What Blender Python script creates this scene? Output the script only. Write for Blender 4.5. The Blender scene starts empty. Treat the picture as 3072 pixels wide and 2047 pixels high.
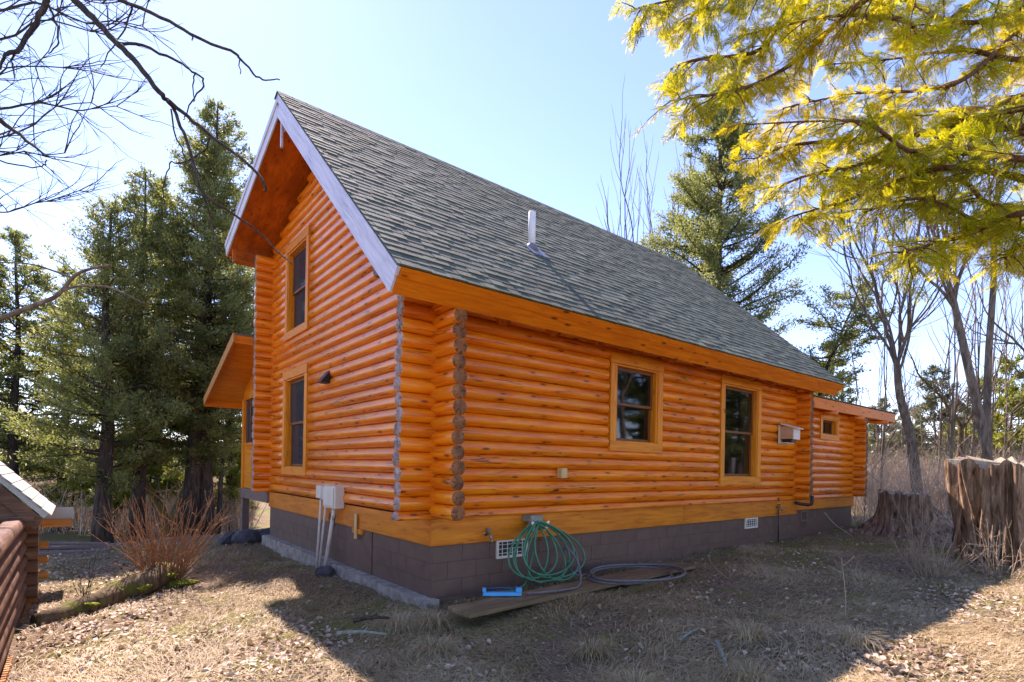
import bpy, math, random
import numpy as np
from mathutils import Vector, Matrix
random.seed(7); rng = np.random.default_rng(11)
SC = bpy.context.scene; COL = SC.collection
R = math.radians

# ------------------------------------------------------------------ camera
CAM = np.array([-3.176, -5.4, 0.913]); YAW = R(51.3); ROLL = R(1.0); FPX = 1630.0
FW = np.array([math.cos(YAW), math.sin(YAW), 0.0]); RT0 = np.array([math.sin(YAW), -math.cos(YAW), 0.0])
RT = RT0*math.cos(ROLL)+np.array([0, 0, 1.0])*math.sin(ROLL); UP = np.cross(RT, FW)
cd = bpy.data.cameras.new('camera'); cam = bpy.data.objects.new('camera', cd); COL.objects.link(cam)
cd.sensor_width = 36; cd.lens = FPX/3072*36; cd.shift_y = 377/3072; cd.clip_end = 3000; cd.clip_start = 0.05
cam.matrix_world = Matrix(((RT[0], UP[0], -FW[0], CAM[0]), (RT[1], UP[1], -FW[1], CAM[1]), (RT[2], UP[2], -FW[2], CAM[2]), (0, 0, 0, 1)))
SC.camera = cam
def at(u, v, depth):            # a point of the place, from its bearing and its distance from where the photographer stood
    return CAM+(FW+RT*((u-1536)/FPX)-UP*((v-1400.5)/FPX))*depth

# ------------------------------------------------------------------ light
SUN_AZ, SUN_EL = R(84), R(47.0)
w = bpy.data.worlds.new('World'); SC.world = w; w.use_nodes = True
nt = w.node_tree; bg = nt.nodes['Background']; bg.inputs[1].default_value = 0.15
sky = nt.nodes.new('ShaderNodeTexSky'); sky.sky_type = 'NISHITA'; sky.sun_disc = False
sky.sun_elevation = SUN_EL; sky.sun_rotation = math.pi/2-SUN_AZ
sky.air_density = 1.0; sky.dust_density = 0.10; sky.ozone_density = 6.0; sky.altitude = 300
nt.links.new(sky.outputs[0], bg.inputs[0])
sl = bpy.data.lights.new('sun', 'SUN'); sun = bpy.data.objects.new('sun', sl); COL.objects.link(sun)
sl.energy = 5.0; sl.angle = R(0.53); sl.color = (1, 0.95, 0.86)
sd = Vector((math.cos(SUN_AZ)*math.cos(SUN_EL), math.sin(SUN_AZ)*math.cos(SUN_EL), math.sin(SUN_EL)))
sun.rotation_euler = sd.to_track_quat('Z', 'Y').to_euler(); sun.location = (0, 20, 25)
SC.view_settings.view_transform = 'Standard'; SC.view_settings.look = 'None'
SC.view_settings.exposure = 1.36; SC.view_settings.use_white_balance = True; SC.view_settings.white_balance_temperature = 7100; SC.view_settings.white_balance_tint = 34; SC.view_settings.gamma = 1; SC.view_settings.use_curve_mapping = False

# ------------------------------------------------------------------ materials
class NT:
    def __init__(s, name):
        s.m = bpy.data.materials.new(name); s.m.use_nodes = True; s.t = s.m.node_tree; s.b = s.t.nodes['Principled BSDF']
        s.out = s.t.nodes['Material Output']
    def n(s, typ, **k):
        nd = s.t.nodes.new(typ)
        for a, v in k.items(): setattr(nd, a, v)
        return nd
    def put(s, sock, v):
        if isinstance(v, bpy.types.NodeSocket): s.t.links.new(v, sock)
        elif isinstance(v, (tuple, list)) and len(v) == 3 and sock.type == 'RGBA': sock.default_value = (*v, 1)
        else: sock.default_value = v
    def obj(s): return s.n('ShaderNodeTexCoord').outputs['Object']
    def rnd(s): return s.n('ShaderNodeObjectInfo').outputs['Random']
    def isl(s): return s.n('ShaderNodeNewGeometry').outputs['Random Per Island']
    def pos(s): return s.n('ShaderNodeNewGeometry').outputs['Position']
    def map(s, v, scale=(1, 1, 1), loc=None):
        m = s.n('ShaderNodeMapping'); s.put(m.inputs[0], v); s.put(m.inputs['Scale'], scale)
        if loc is not None: s.put(m.inputs['Location'], loc)
        return m.outputs[0]
    def noise(s, v, scale=5, detail=4, rough=.55, dist=0):
        m = s.n('ShaderNodeTexNoise'); s.put(m.inputs['Vector'], v); m.inputs['Scale'].default_value = scale
        m.inputs['Detail'].default_value = detail; m.inputs['Roughness'].default_value = rough; m.inputs['Distortion'].default_value = dist
        return m.outputs[0]
    def vor(s, v, scale=5, feature='F1', out=0):
        m = s.n('ShaderNodeTexVoronoi', feature=feature); s.put(m.inputs['Vector'], v); m.inputs['Scale'].default_value = scale
        return m.outputs[out]
    def ramp(s, f, stops, interp='LINEAR'):
        m = s.n('ShaderNodeValToRGB'); s.put(m.inputs[0], f); cr = m.color_ramp; cr.interpolation = interp
        while len(cr.elements) < len(stops): cr.elements.new(.5)
        for e, (p, c) in zip(cr.elements, stops):
            e.position = p; e.color = (c, c, c, 1) if not isinstance(c, tuple) else (*c, 1)
        return m.outputs[0]
    def mix(s, f, a, b, mode='MIX'):
        m = s.n('ShaderNodeMix', data_type='RGBA', blend_type=mode); s.put(m.inputs[0], f); s.put(m.inputs[6], a); s.put(m.inputs[7], b)
        return m.outputs[2]
    def math(s, op, a, b=0.0, c=0.0):
        m = s.n('ShaderNodeMath', operation=op); s.put(m.inputs[0], a); s.put(m.inputs[1], b); s.put(m.inputs[2], c); return m.outputs[0]
    def vadd(s, a, b):
        m = s.n('ShaderNodeVectorMath', operation='ADD'); s.put(m.inputs[0], a); s.put(m.inputs[1], b); return m.outputs[0]
    def bump(s, h, strength=.3, dist=.01):
        m = s.n('ShaderNodeBump'); s.put(m.inputs['Height'], h); m.inputs['Strength'].default_value = strength; m.inputs['Distance'].default_value = dist
        s.t.links.new(m.outputs[0], s.b.inputs['Normal']); return m.outputs[0]
    def set(s, color=None, rough=None, spec=None, **k):
        if color is not None: s.put(s.b.inputs['Base Color'], color)
        if rough is not None: s.put(s.b.inputs['Roughness'], rough)
        if spec is not None: s.b.inputs['Specular IOR Level'].default_value = spec
        for a, v in k.items(): s.put(s.b.inputs[a.replace('_', ' ')], v)
        return s
M = {}
def off(s, v, amt=31.0):
    r = s.math('MULTIPLY', s.rnd(), amt); c = s.n('ShaderNodeCombineXYZ')
    for i in range(3): s.t.links.new(r, c.inputs[i])
    return s.vadd(v, c.outputs[0])

def wood(name, dark, mid, light, rough=.33, coat=.35, knots=.5, grain=1.0, checks=1.0, along=0, vary=.35, stain=.55):
    s = NT(name); v = off(s, s.obj())
    st = lambda a, b: tuple(a if i == along else b for i in range(3))
    g1 = s.noise(s.map(v, st(.9, 9)), 2.2, 6, .6, .4)
    g2 = s.noise(s.map(v, st(1.5, 60)), 1.6, 3, .5)
    c = s.ramp(s.math('ADD', s.math('MULTIPLY', g1, .8), s.math('MULTIPLY', g2, .22*grain)), [(.34, dark), (.52, mid), (.70, light)])
    c = s.mix(s.math('MULTIPLY', s.rnd(), vary), c, s.mix(.6, c, dark))
    low = s.ramp(s.noise(s.map(v, st(.5, 2.0)), 1.6, 3, .6), [(.36, 1.0), (.62, 0.0)])
    c = s.mix(s.math('MULTIPLY', low, stain), c, tuple(x*.55 for x in dark))
    if knots:
        kv = s.vor(s.map(s.vadd(v, s.mix(.0, (0, 0, 0), (0, 0, 0))), st(2.6, 9.0)), 1.0)
        k = s.ramp(kv, [(.10, 1.0), (.17, 0.0)])
        halo = s.ramp(kv, [(.12, 1.0), (.36, 0.0)])
        c = s.mix(s.math('MULTIPLY', halo, .42*knots), c, dark)
        c = s.mix(s.math('MULTIPLY', k, knots), c, (.07, .018, .004))
    if checks:
        n = s.noise(s.map(v, st(.55, 11)), 1.0, 3, .55, .2)
        l = s.math('ABSOLUTE', s.math('SUBTRACT', n, .5)); line = s.ramp(l, [(.006, 1.0), (.014, 0.0)])
        msk = s.ramp(s.noise(s.map(v, st(.6, 1.5), (5, 3, 9)), 1.3, 2), [(.50, 0.0), (.58, 1.0)])
        ck = s.math('MULTIPLY', s.math('MULTIPLY', line, msk), checks)
        c = s.mix(ck, c, (.03, .008, .003))
        h = s.math('SUBTRACT', s.math('MULTIPLY', g2, .3), ck)
    else: h = g2
    s.bump(h, .35, .006)
    s.set(c, s.math('ADD', s.math('MULTIPLY', g1, .22), rough-.1), .22, Coat_Weight=coat, Coat_Roughness=.22)
    M[name] = s.m
ORD, ORM, ORL = (.54, .082, .001), (.92, .208, .002), (.97, .32, .007)
wood('log_wood', ORD, ORM, ORL, .34, .6, .8, 1.5, .8, 0, .35, .32)
wood('trim_wood', (.66, .165, .005), (.84, .27, .010), (.90, .35, .022), .42, .1, .35, .8, .15, 0, .12, .2)
wood('trim_wood_z', (.66, .165, .005), (.84, .27, .010), (.90, .35, .022), .42, .1, .3, .8, .1, 2, .12, .2)
wood('skirt_wood', (.52, .125, .006), (.76, .225, .010), (.84, .29, .018), .4, .15, .3, .9, .2, 0, .15, .35)
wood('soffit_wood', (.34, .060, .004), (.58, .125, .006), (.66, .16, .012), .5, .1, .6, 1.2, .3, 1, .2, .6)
wood('fascia_wood', (.66, .140, .003), (.84, .215, .004), (.90, .27, .008), .45, .08, .8, .7, .15, 0, .08, .15)
wood('fresh_wood', (.5, .33, .13), (.66, .47, .22), (.74, .55, .29), .6, 0, .3, .8, 0, 2, .1, .1)
wood('plank_wood', (.13, .085, .04), (.24, .16, .08), (.33, .23, .12), .8, 0, .3, 1.2, .4, 0, .1, .5)
wood('sash_wood', (.12, .04, .01), (.20, .07, .016), (.26, .10, .024), .45, .1, 0, .8, 0, 2, .1, .1)
wood('weathered_rake', (.50, .48, .55), (.68, .66, .73), (.76, .75, .80), .45, .15, .12, .5, .35, 0, .08, .02)
wood('shed_log', (.10, .05, .028), (.18, .095, .055), (.27, .16, .10), .75, 0, .3, 1.2, .5, 0, .2, .4)
wood('shed_trim', (.42, .16, .03), (.55, .23, .05), (.62, .29, .08), .6, 0, .2, .8, .1, 0, .15, .2)
wood('grey_wood', (.10, .085, .075), (.22, .19, .17), (.36, .32, .29), .9, 0, .2, 1.6, 1, 2, .1, .6)

def endgrain(name, a, b, c):
    s = NT(name); o = s.obj(); sp = s.n('ShaderNodeSeparateXYZ'); s.put(sp.inputs[0], o)
    nz = s.noise(o, 9, 3); y, z = sp.outputs[1], sp.outputs[2]
    rad = s.math('SQRT', s.math('ADD', s.math('POWER', y, 2), s.math('POWER', z, 2)))
    ring = s.math('SINE', s.math('MULTIPLY', s.math('ADD', rad, s.math('MULTIPLY', nz, .02)), 420))
    ang = s.math('ARCTAN2', z, y)
    cv = s.n('ShaderNodeCombineXYZ'); s.put(cv.inputs[0], s.math('MULTIPLY', ang, 1.4)); s.put(cv.inputs[1], s.math('MULTIPLY', rad, 3)); s.put(cv.inputs[2], s.math('MULTIPLY', s.rnd(), 40))
    crk = s.ramp(s.math('ABSOLUTE', s.math('SUBTRACT', s.noise(cv.outputs[0], 1.7, 1), .5)), [(.010, 1.0), (.030, 0.0)])
    base = s.ramp(s.noise(off(s, o), 11, 4), [(.3, a), (.55, b), (.8, c)])
    base = s.mix(s.math('MULTIPLY', s.math('ADD', ring, 1), .26), base, a)
    base = s.mix(s.math('MULTIPLY', s.rnd(), .6), base, s.mix(.5, base, (.12, .065, .035)))
    base = s.mix(crk, base, (.02, .012, .008))
    s.bump(s.math('SUBTRACT', s.math('MULTIPLY', nz, .4), crk), .5, .008)
    s.set(base, .8); M[name] = s.m
endgrain('log_end', (.17, .055, .015), (.44, .16, .050), (.58, .26, .10))
endgrain('log_end_skylit', (.28, .18, .15), (.55, .40, .35), (.68, .55, .50))  # paler copy of log_end: sky reflection on the gable-side ends painted into the colour
endgrain('shed_end', (.30, .24, .18), (.46, .38, .29), (.55, .48, .38))

def plain(name, col, rough=.6, var=.25, scale=8, bump=.15, metal=0, spec=.5):
    s = NT(name); n = s.noise(off(s, s.obj()), scale, 5)
    c = s.ramp(n, [(.3, tuple(x*(1-var) for x in col)), (.7, tuple(min(1, x*(1+var)) for x in col))])
    if bump: s.bump(n, bump, .004)
    s.set(c, rough, spec, Metallic=metal); M[name] = s.m
plain('white_pipe', (.78, .77, .74), .4, .05); plain('flashing', (.16, .17, .21), .5, .15)
plain('beige_plastic', (.62, .58, .48), .45, .08, 6, .05); plain('grey_plastic', (.45, .44, .40), .5, .1)
plain('conduit', (.62, .56, .49), .5, .12); plain('black_pipe', (.018, .017, .016), .4, .3)
plain('hood_black', (.014, .013, .014), .45, .2); plain('brass', (.35, .23, .10), .4, .3, 20, .1, .8); plain('tap_metal', (.22, .22, .20), .45, .3, 30, .1, .6)
plain('red_handle', (.4, .03, .03), .5); plain('hose_green', (.022, .17, .085), .38, .25, 14); plain('hose_grey', (.13, .12, .125), .45, .25, 14)
plain('sprinkler_blue', (.02, .36, .68), .35, .08, 10, .03); plain('sprinkler_dark', (.02, .05, .12), .5)
plain('hanger_white', (.78, .74, .62), .5, .1); plain('hanger_metal', (.22, .24, .19), .55, .3, 20)
plain('bird_white', (.72, .64, .54), .55, .08); plain('bird_tan', (.55, .33, .18), .6, .15); plain('bird_pale', (.66, .55, .36), .6, .15)
plain('vent_white', (.66, .62, .50), .55, .12); plain('vent_dark', (.03, .022, .018), .7); plain('rock_dark', (.055, .055, .06), .85, .5, 7, .8)
plain('rock_grey', (.22, .21, .19), .9, .4, 9, .8); plain('deck_brown', (.17, .11, .085), .6, .15); plain('interior', (.045, .03, .022), .9, .3)
plain('curtain', (.14, .10, .08), .9, .2, 3, 0); plain('wire', (.02, .02, .02), .5)

def blockmat():
    s = NT('painted_block'); o = off(s, s.obj()); p = s.pos()
    n = s.noise(o, 6, 5); f = s.noise(o, 120, 3, .7)
    c = s.ramp(n, [(.3, (.105, .058, .040)), (.7, (.150, .088, .062))])
    c = s.mix(s.math('MULTIPLY', s.rnd(), .5), c, (.135, .080, .058))
    chips = s.ramp(s.noise(s.map(p, (1, 1, 1.6)), 3.4, 6, .7), [(.645, 0.0), (.68, 1.0)])
    c = s.mix(s.math('MULTIPLY', chips, .7), c, (.035, .026, .02))
    pale = s.ramp(s.noise(p, 19, 4, .7), [(.70, 0.0), (.74, 1.0)]); c = s.mix(s.math('MULTIPLY', pale, .35), c, (.3, .22, .18))
    s.bump(f, .5, .003); s.set(c, .55, .4); M['painted_block'] = s.m
    s = NT('painted_mortar'); s.set((.10, .057, .040), .7); M['painted_mortar'] = s.m
    s = NT('concrete'); p = s.pos(); n = s.noise(p, 7, 7, .65); f = s.noise(p, 45, 4, .7)
    c = s.ramp(n, [(.3, (.13, .105, .075)), (.55, (.33, .285, .225)), (.8, (.50, .45, .38))])
    s.bump(s.math('ADD', n, s.math('MULTIPLY', f, .5)), .8, .02); s.set(c, .9); M['concrete'] = s.m
blockmat()

def shinglemat(name, cols, moss=0.0):
    s = NT(name); p = s.pos(); i = s.isl(); r = s.rnd()
    rr = s.math('FRACT', s.math('ADD', i, s.math('MULTIPLY', r, 7.31)))
    c = s.ramp(rr, [(0, cols[0]), (.35, cols[1]), (.7, cols[2]), (1, cols[3])])
    g = s.noise(p, 170, 2, .8); c = s.mix(s.ramp(g, [(.35, .0), (.7, .5)]), c, tuple(x*2.0 for x in cols[2]))
    st = s.ramp(s.noise(s.map(p, (.35, 1.6, 1.6)), 1.1, 4, .6), [(.42, 0.0), (.66, .25)]); c = s.mix(st, c, tuple(x*.6 for x in cols[0]))
    if moss:
        m = s.ramp(s.noise(p, 9, 5, .7), [(.63, 0.0), (.68, moss)]); c = s.mix(m, c, (.17, .17, .02))
    s.bump(g, .6, .003); s.set(c, .85, .3); M[name] = s.m
shinglemat('roof_shingle', [(.050, .064, .048), (.075, .092, .066), (.105, .124, .088), (.17, .19, .135)])
shinglemat('shed_shingle', [(.30, .31, .27), (.36, .37, .32), (.40, .41, .36), (.44, .45, .40)], .8)

def glassmat(name, tint, screen=0.0):
    s = NT(name); t = s.n('ShaderNodeBsdfTransparent'); t.inputs[0].default_value = (*tint, 1)
    g = s.n('ShaderNodeBsdfGlossy'); g.inputs[1].default_value = .03; g.inputs[0].default_value = (.9, .95, 1, 1)
    fr = s.n('ShaderNodeFresnel'); fr.inputs[0].default_value = 1.5
    nb = s.noise(s.pos(), 1.5, 2); b = s.n('ShaderNodeBump'); s.put(b.inputs['Height'], nb); b.inputs['Strength'].default_value = .05; s.t.links.new(b.outputs[0], g.inputs['Normal'])
    m = s.n('ShaderNodeMixShader'); s.put(m.inputs[0], s.math('MULTIPLY', fr.outputs[0], 1.5-screen)); s.put(m.inputs[1], t.outputs[0]); s.put(m.inputs[2], g.outputs[0]); o = m.outputs[0]
    if screen:
        d = s.n('ShaderNodeBsdfDiffuse'); d.inputs[0].default_value = (.075, .07, .08, 1); m2 = s.n('ShaderNodeMixShader'); m2.inputs[0].default_value = screen
        s.put(m2.inputs[1], o); s.put(m2.inputs[2], d.outputs[0]); o = m2.outputs[0]
    s.t.links.new(o, s.out.inputs[0]); M[name] = s.m
glassmat('window_glass', (.55, .5, .45)); glassmat('screen_glass', (.4, .4, .42), .55)

def leafmat(name, stops, trans=.45, tcol=1.6, rough=.5):
    s = NT(name); i = s.isl(); r = s.rnd(); p = s.pos()
    rr = s.math('FRACT', s.math('ADD', i, s.math('MULTIPLY', r, 3.7)))
    n = s.noise(p, .9, 3); f = s.math('ADD', s.math('MULTIPLY', rr, .55), s.math('MULTIPLY', s.math('SUBTRACT', n, .5), 1.1)); f = s.math('ADD', f, .22)
    c = s.ramp(f, stops); s.set(c, rough, .3)
    tr = s.n('ShaderNodeBsdfTranslucent'); s.put(tr.inputs[0], s.mix(1.0, c, (tcol, tcol, tcol*.6), 'MULTIPLY'))
    m = s.n('ShaderNodeMixShader'); m.inputs[0].default_value = trans; s.put(m.inputs[1], s.b.outputs[0]); s.put(m.inputs[2], tr.outputs[0])
    s.t.links.new(m.outputs[0], s.out.inputs[0]); M[name] = s.m
leafmat('cedar_leaf', [(0, (.075, .095, .042)), (.4, (.125, .150, .058)), (.75, (.20, .215, .085)), (1, (.30, .28, .13))], .45, 2.1)
leafmat('cedar_leaf_near', [(0, (.10, .125, .008)), (.35, (.22, .225, .009)), (.65, (.36, .31, .010)), (.88, (.44, .33, .014)), (1, (.32, .16, .03))], .62, 2.1)
leafmat('young_cedar_leaf', [(0, (.07, .10, .016)), (.5, (.14, .16, .025)), (1, (.24, .23, .05))], .5, 2.0)
leafmat('pale_conifer_leaf', [(0, (.07, .085, .05)), (.5, (.13, .145, .085)), (1, (.22, .21, .15))], .4, 1.5)
leafmat('dead_leaf', [(0, (.06, .035, .021)), (.22, (.21, .13, .08)), (.5, (.46, .34, .235)), (.80, (.70, .58, .46)), (1, (.40, .12, .035))], .18, 1.0, .6)
leafmat('dry_grass', [(0, (.17, .13, .045)), (.35, (.37, .28, .145)), (.7, (.56, .45, .265)), (1, (.66, .55, .37))], .25, 1.0, .6)
leafmat('green_grass', [(0, (.10, .125, .018)), (.5, (.20, .215, .035)), (1, (.32, .30, .07))], .35, 1.3, .6)
leafmat('brush_stem', [(0, (.28, .20, .15)), (.5, (.48, .37, .29)), (1, (.62, .51, .41))], .15, 1.0, .7)

def bark(name, a, b, c, moss=.0, sc=1.0):
    s = NT(name); p = s.obj(); v = s.map(p, (7*sc, 7*sc, 1.3*sc)); n = s.noise(v, 2, 6, .65, .5)
    c_ = s.ramp(n, [(.32, a), (.52, b), (.75, c)])
    li = s.ramp(s.noise(p, 5*sc, 5, .7), [(.60, 0.0), (.70, 1.0)]); c_ = s.mix(s.math('MULTIPLY', li, .35), c_, (.30, .30, .27))
    if moss: c_ = s.mix(s.math('MULTIPLY', s.ramp(s.noise(p, 3, 4, .7), [(.5, 0.0), (.6, 1.0)]), moss), c_, (.13, .15, .02))
    s.bump(n, .9, .03); s.set(c_, .95, .2); M[name] = s.m
bark('cedar_bark', (.022, .016, .012), (.065, .050, .040), (.14, .115, .095)); bark('grey_bark', (.075, .054, .038), (.18, .14, .105), (.34, .285, .225))
bark('twig_bark', (.035, .026, .02), (.075, .057, .045), (.14, .11, .09), 0, 3); bark('near_twig', (.10, .045, .022), (.19, .09, .045), (.30, .18, .11), 0, 4)
bark('shrub_bark', (.20, .085, .035), (.36, .19, .09), (.50, .36, .22), 0, 4); bark('dry_twig', (.26, .19, .12), (.42, .33, .23), (.55, .46, .36), 0, 4)
bark('stump_wood', (.03, .020, .013), (.21, .145, .095), (.44, .34, .25)); bark('stump_bark', (.06, .036, .020), (.26, .17, .10), (.56, .43, .30))
bark('mossy_bark', (.05, .035, .02), (.13, .095, .05), (.24, .18, .10), .75)
s = NT('stump_top'); n = s.noise(s.map(s.obj(), (2, 14, 2)), 2, 5); s.set(s.ramp(n, [(.3, (.16, .13, .08)), (.7, (.36, .31, .22))]), .9); s.bump(n, .5, .02); M['stump_top'] = s.m
s = NT('moss'); n = s.noise(s.pos(), 30, 5, .7); s.set(s.ramp(n, [(.3, (.10, .13, .008)), (.7, (.28, .30, .03))]), .95, .2); s.bump(n, 1, .03); M['moss'] = s.m
s = NT('lichen'); n = s.noise(s.pos(), 25, 5, .7); s.set(s.ramp(n, [(.3, (.10, .115, .085)), (.6, (.26, .29, .23))]), .9); s.bump(n, .8, .01); M['lichen'] = s.m

s = NT('ground_soil'); p = s.pos()
n1 = s.noise(p, .45, 5, .6); n2 = s.noise(p, 3.2, 6, .65); n3 = s.noise(p, 26, 5, .7)
c = s.ramp(n3, [(.3, (.08, .053, .030)), (.5, (.21, .15, .09)), (.72, (.42, .32, .215))])
gr = s.mix(n3, (.09, .10, .015), (.26, .26, .07))
c = s.mix(s.ramp(s.math('ADD', s.math('MULTIPLY', n1, .65), s.math('MULTIPLY', n2, .4)), [(.48, 0.0), (.60, .85)]), c, gr)
s.bump(s.math('ADD', n2, n3), 1, .05); s.set(c, .95, .2); M['ground_soil'] = s.m
s = NT('far_hill'); n = s.noise(s.pos(), .09, 7, .7); s.set(s.ramp(n, [(.35, (.10, .105, .10)), (.65, (.19, .18, .165))]), 1, 0); M['far_hill'] = s.m

# ------------------------------------------------------------------ mesh helpers
class MB:
    def __init__(s): s.v = []; s.f = []; s.m = []; s.mi = 0
    def add(s, vs, fs, mi=None):
        b = len(s.v); s.v += [tuple(map(float, x)) for x in vs]; s.f += [tuple(i+b for i in f) for f in fs]; s.m += [s.mi if mi is None else mi]*len(fs); return s
    def box(s, x0, x1, y0, y1, z0, z1, mi=None):
        x0, x1 = sorted((x0, x1)); y0, y1 = sorted((y0, y1)); z0, z1 = sorted((z0, z1))
        return s.add([(x, y, z) for z in (z0, z1) for y in (y0, y1) for x in (x0, x1)], [(0, 2, 3, 1), (4, 5, 7, 6), (0, 1, 5, 4), (2, 6, 7, 3), (0, 4, 6, 2), (1, 3, 7, 5)], mi)
    def hexa(s, P, mi=None):     # 8 corners, bottom ring then top ring
        return s.add(P, [(3, 2, 1, 0), (4, 5, 6, 7), (0, 1, 5, 4), (1, 2, 6, 5), (2, 3, 7, 6), (3, 0, 4, 7)], mi)
    def prism(s, poly, ax, a, b, mi=None):   # poly in the two other axes, extruded along axis ax
        def P(q, t): l = list(q); l.insert(ax, t); return l
        n = len(poly); vs = [P(q, a) for q in poly]+[P(q, b) for q in poly]
        return s.add(vs, [tuple(range(n))[::-1], tuple(range(n, 2*n))]+[(i, (i+1) % n, n+(i+1) % n, n+i) for i in range(n)], mi)
    def tube(s, pts, rad, n=6, cap=True, mi=None):
        pts = [np.array(p, float) for p in pts]; k = len(pts)
        rad = [rad]*k if np.isscalar(rad) else list(rad)
        t0 = pts[1]-pts[0]; t0 /= np.linalg.norm(t0)+1e-9
        a = np.array([0, 0, 1.0]) if abs(t0[2]) < .9 else np.array([1.0, 0, 0]); u = np.cross(t0, a); u /= np.linalg.norm(u)
        vs = []
        for i in range(k):
            t = pts[min(i+1, k-1)]-pts[max(i-1, 0)]; t /= np.linalg.norm(t)+1e-9
            u = u-t*(u@t); u /= np.linalg.norm(u)+1e-9; w_ = np.cross(t, u)
            for j in range(n):
                an = 2*math.pi*j/n; vs.append(pts[i]+(u*math.cos(an)+w_*math.sin(an))*rad[i])
        fs = [(i*n+j, i*n+(j+1) % n, (i+1)*n+(j+1) % n, (i+1)*n+j) for i in range(k-1) for j in range(n)]
        if cap: fs += [tuple(range(n))[::-1], tuple(range((k-1)*n, k*n))]
        return s.add(vs, fs, mi)
    def build(s, name, mat, parent=None, smooth=False, loc=None, rot=None, bevel=0):
        me = bpy.data.meshes.new(name); me.from_pydata(s.v, [], s.f)
        for m_ in (mat if isinstance(mat, (list, tuple)) else [mat]): me.materials.append(M[m_])
        if any(s.m): me.polygons.foreach_set('material_index', s.m)
        if smooth: me.polygons.foreach_set('use_smooth', [True]*len(me.polygons))
        me.update(); return link(name, me, parent, loc, rot, bevel)
def link(name, me, parent=None, loc=None, rot=None, bevel=0):
    o = bpy.data.objects.new(name, me); COL.objects.link(o)
    if loc is not None: o.location = loc
    if rot is not None: o.rotation_euler = rot
    if parent is not None: o.parent = parent; o.matrix_parent_inverse = wm(parent).inverted()
    if bevel:
        b = o.modifiers.new('bevel', 'BEVEL'); b.width = bevel; b.segments = 2; b.limit_method = 'ANGLE'
    return o
def wm(o):
    m = Matrix.LocRotScale(o.location, o.rotation_euler, o.scale)
    if o.parent is not None: m = wm(o.parent) @ o.matrix_parent_inverse @ m
    return m
def tag(o, label=None, cat=None, group=None, kind=None):
    for k, v in (('label', label), ('category', cat), ('group', group), ('kind', kind)):
        if v: o[k] = v
    return o
def empty(name, loc, label, cat, group=None):
    o = bpy.data.objects.new(name, None); COL.objects.link(o); o.location = loc; o.empty_display_size = .2
    return tag(o, label, cat, group)
def np_mesh(name, V, F, mats, parent=None, smooth=False):      # V (n,3), F (m,k) equal-sized faces, fast
    me = bpy.data.meshes.new(name); V = np.ascontiguousarray(V, np.float32); F = np.ascontiguousarray(F, np.int32); k = F.shape[1]
    me.vertices.add(len(V)); me.vertices.foreach_set('co', V.ravel()); me.loops.add(F.size); me.loops.foreach_set('vertex_index', F.ravel())
    me.polygons.add(len(F)); me.polygons.foreach_set('loop_start', np.arange(0, F.size, k, dtype=np.int32)); me.polygons.foreach_set('loop_total', np.full(len(F), k, np.int32))
    if smooth: me.polygons.foreach_set('use_smooth', np.ones(len(F), bool))
    me.materials.append(M[mats]); me.update(calc_edges=True); return link(name, me, parent)
def unit(a): return a/(np.linalg.norm(a, axis=-1, keepdims=True)+1e-9)

# ------------------------------------------------------------------ the ground
CP = np.array([(-.2, -.3, -.72), (-.3, 3, -.75), (-.2, 6.4, -.80), (0, 8.8, -.9), (-1, 9.4, -1.02), (-2.9, 7.6, -1.08), (-2.5, 14.6, -1.9), (-1.6, 15.8, -1.86), (0, 16, -1.82), (-6, 9, -1.5), (-3.6, 4.1, -1.02), (-3.7, .9, -.98), (-2.2, 3.9, -.88), (-2.4, 1.2, -.84),
  (-.7, -2.3, -.68), (-1.6, -1, -.76), (2, -4.7, -.57), (1.5, -.6, -.60), (4, -.5, -.585), (5.7, -.3, -.55), (9, -.3, -.55), (9, -3.4, -.53), (11.4, -1.2, -.51), (12.4, -.3, -.44), (3.2, -3, -.60), (6.3, -3, -.56),
  (-4, -6, -.75), (6, -9, -.5), (-12, 6, -1.7), (-8, 14, -2.0), (0, 20, -1.9), (10, 16, -1.2), (18, 4, -.5), (20, -6, -.4), (30, 20, -.7), (5, 4, -.62), (-10, -4, -1.1), (-30, 40, -2.2), (-10, 30, -2.1), (8, 30, -1.6), (40, -10, -.3)])
def gz(x, y):
    x = np.asarray(x, float); y = np.asarray(y, float); sh = x.shape; x = x.ravel(); y = y.ravel()
    o = np.empty(len(x))
    for a in range(0, len(x), 20000):
        X = x[a:a+20000, None]; Y = y[a:a+20000, None]; wt = 1/((X-CP[:, 0])**2+(Y-CP[:, 1])**2+.6)**1.6
        o[a:a+20000] = (wt*CP[:, 2]).sum(1)/wt.sum(1)
    o += .014*np.sin(2.3*x+1.1*y)+.012*np.sin(4.1*y-1.7*x+1)+.009*np.sin(7.3*x+2)*np.sin(6.1*y)
    d = np.hypot(x-3, y-3); o -= np.clip(d-40, 0, None)*.004
    return o.reshape(sh)
def gz1(x, y): return float(gz(np.array([x]), np.array([y]))[0])
def axis(lo, hi, step, far):
    core = np.arange(lo, hi+1e-6, step); e = step; a = []; x = hi
    while x < far: e *= 1.18; x += e; a.append(x)
    b = []; x = lo; e = step
    while x > -far: e *= 1.18; x -= e; b.append(x)
    return np.array(b[::-1]+list(core)+a)
gx = axis(-6, 14, .12, 900); gy = axis(-6.5, 12, .12, 900); GX, GY = np.meshgrid(gx, gy, indexing='ij'); GZ = gz(GX, GY)
GZ += np.where((np.abs(GX) < 16) & (np.abs(GY) < 14), .016, .0)*rng.normal(size=GX.shape)
ny = len(gy); ii, jj = np.meshgrid(np.arange(len(gx)-1), np.arange(ny-1), indexing='ij'); q = (ii*ny+jj).ravel()
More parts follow.
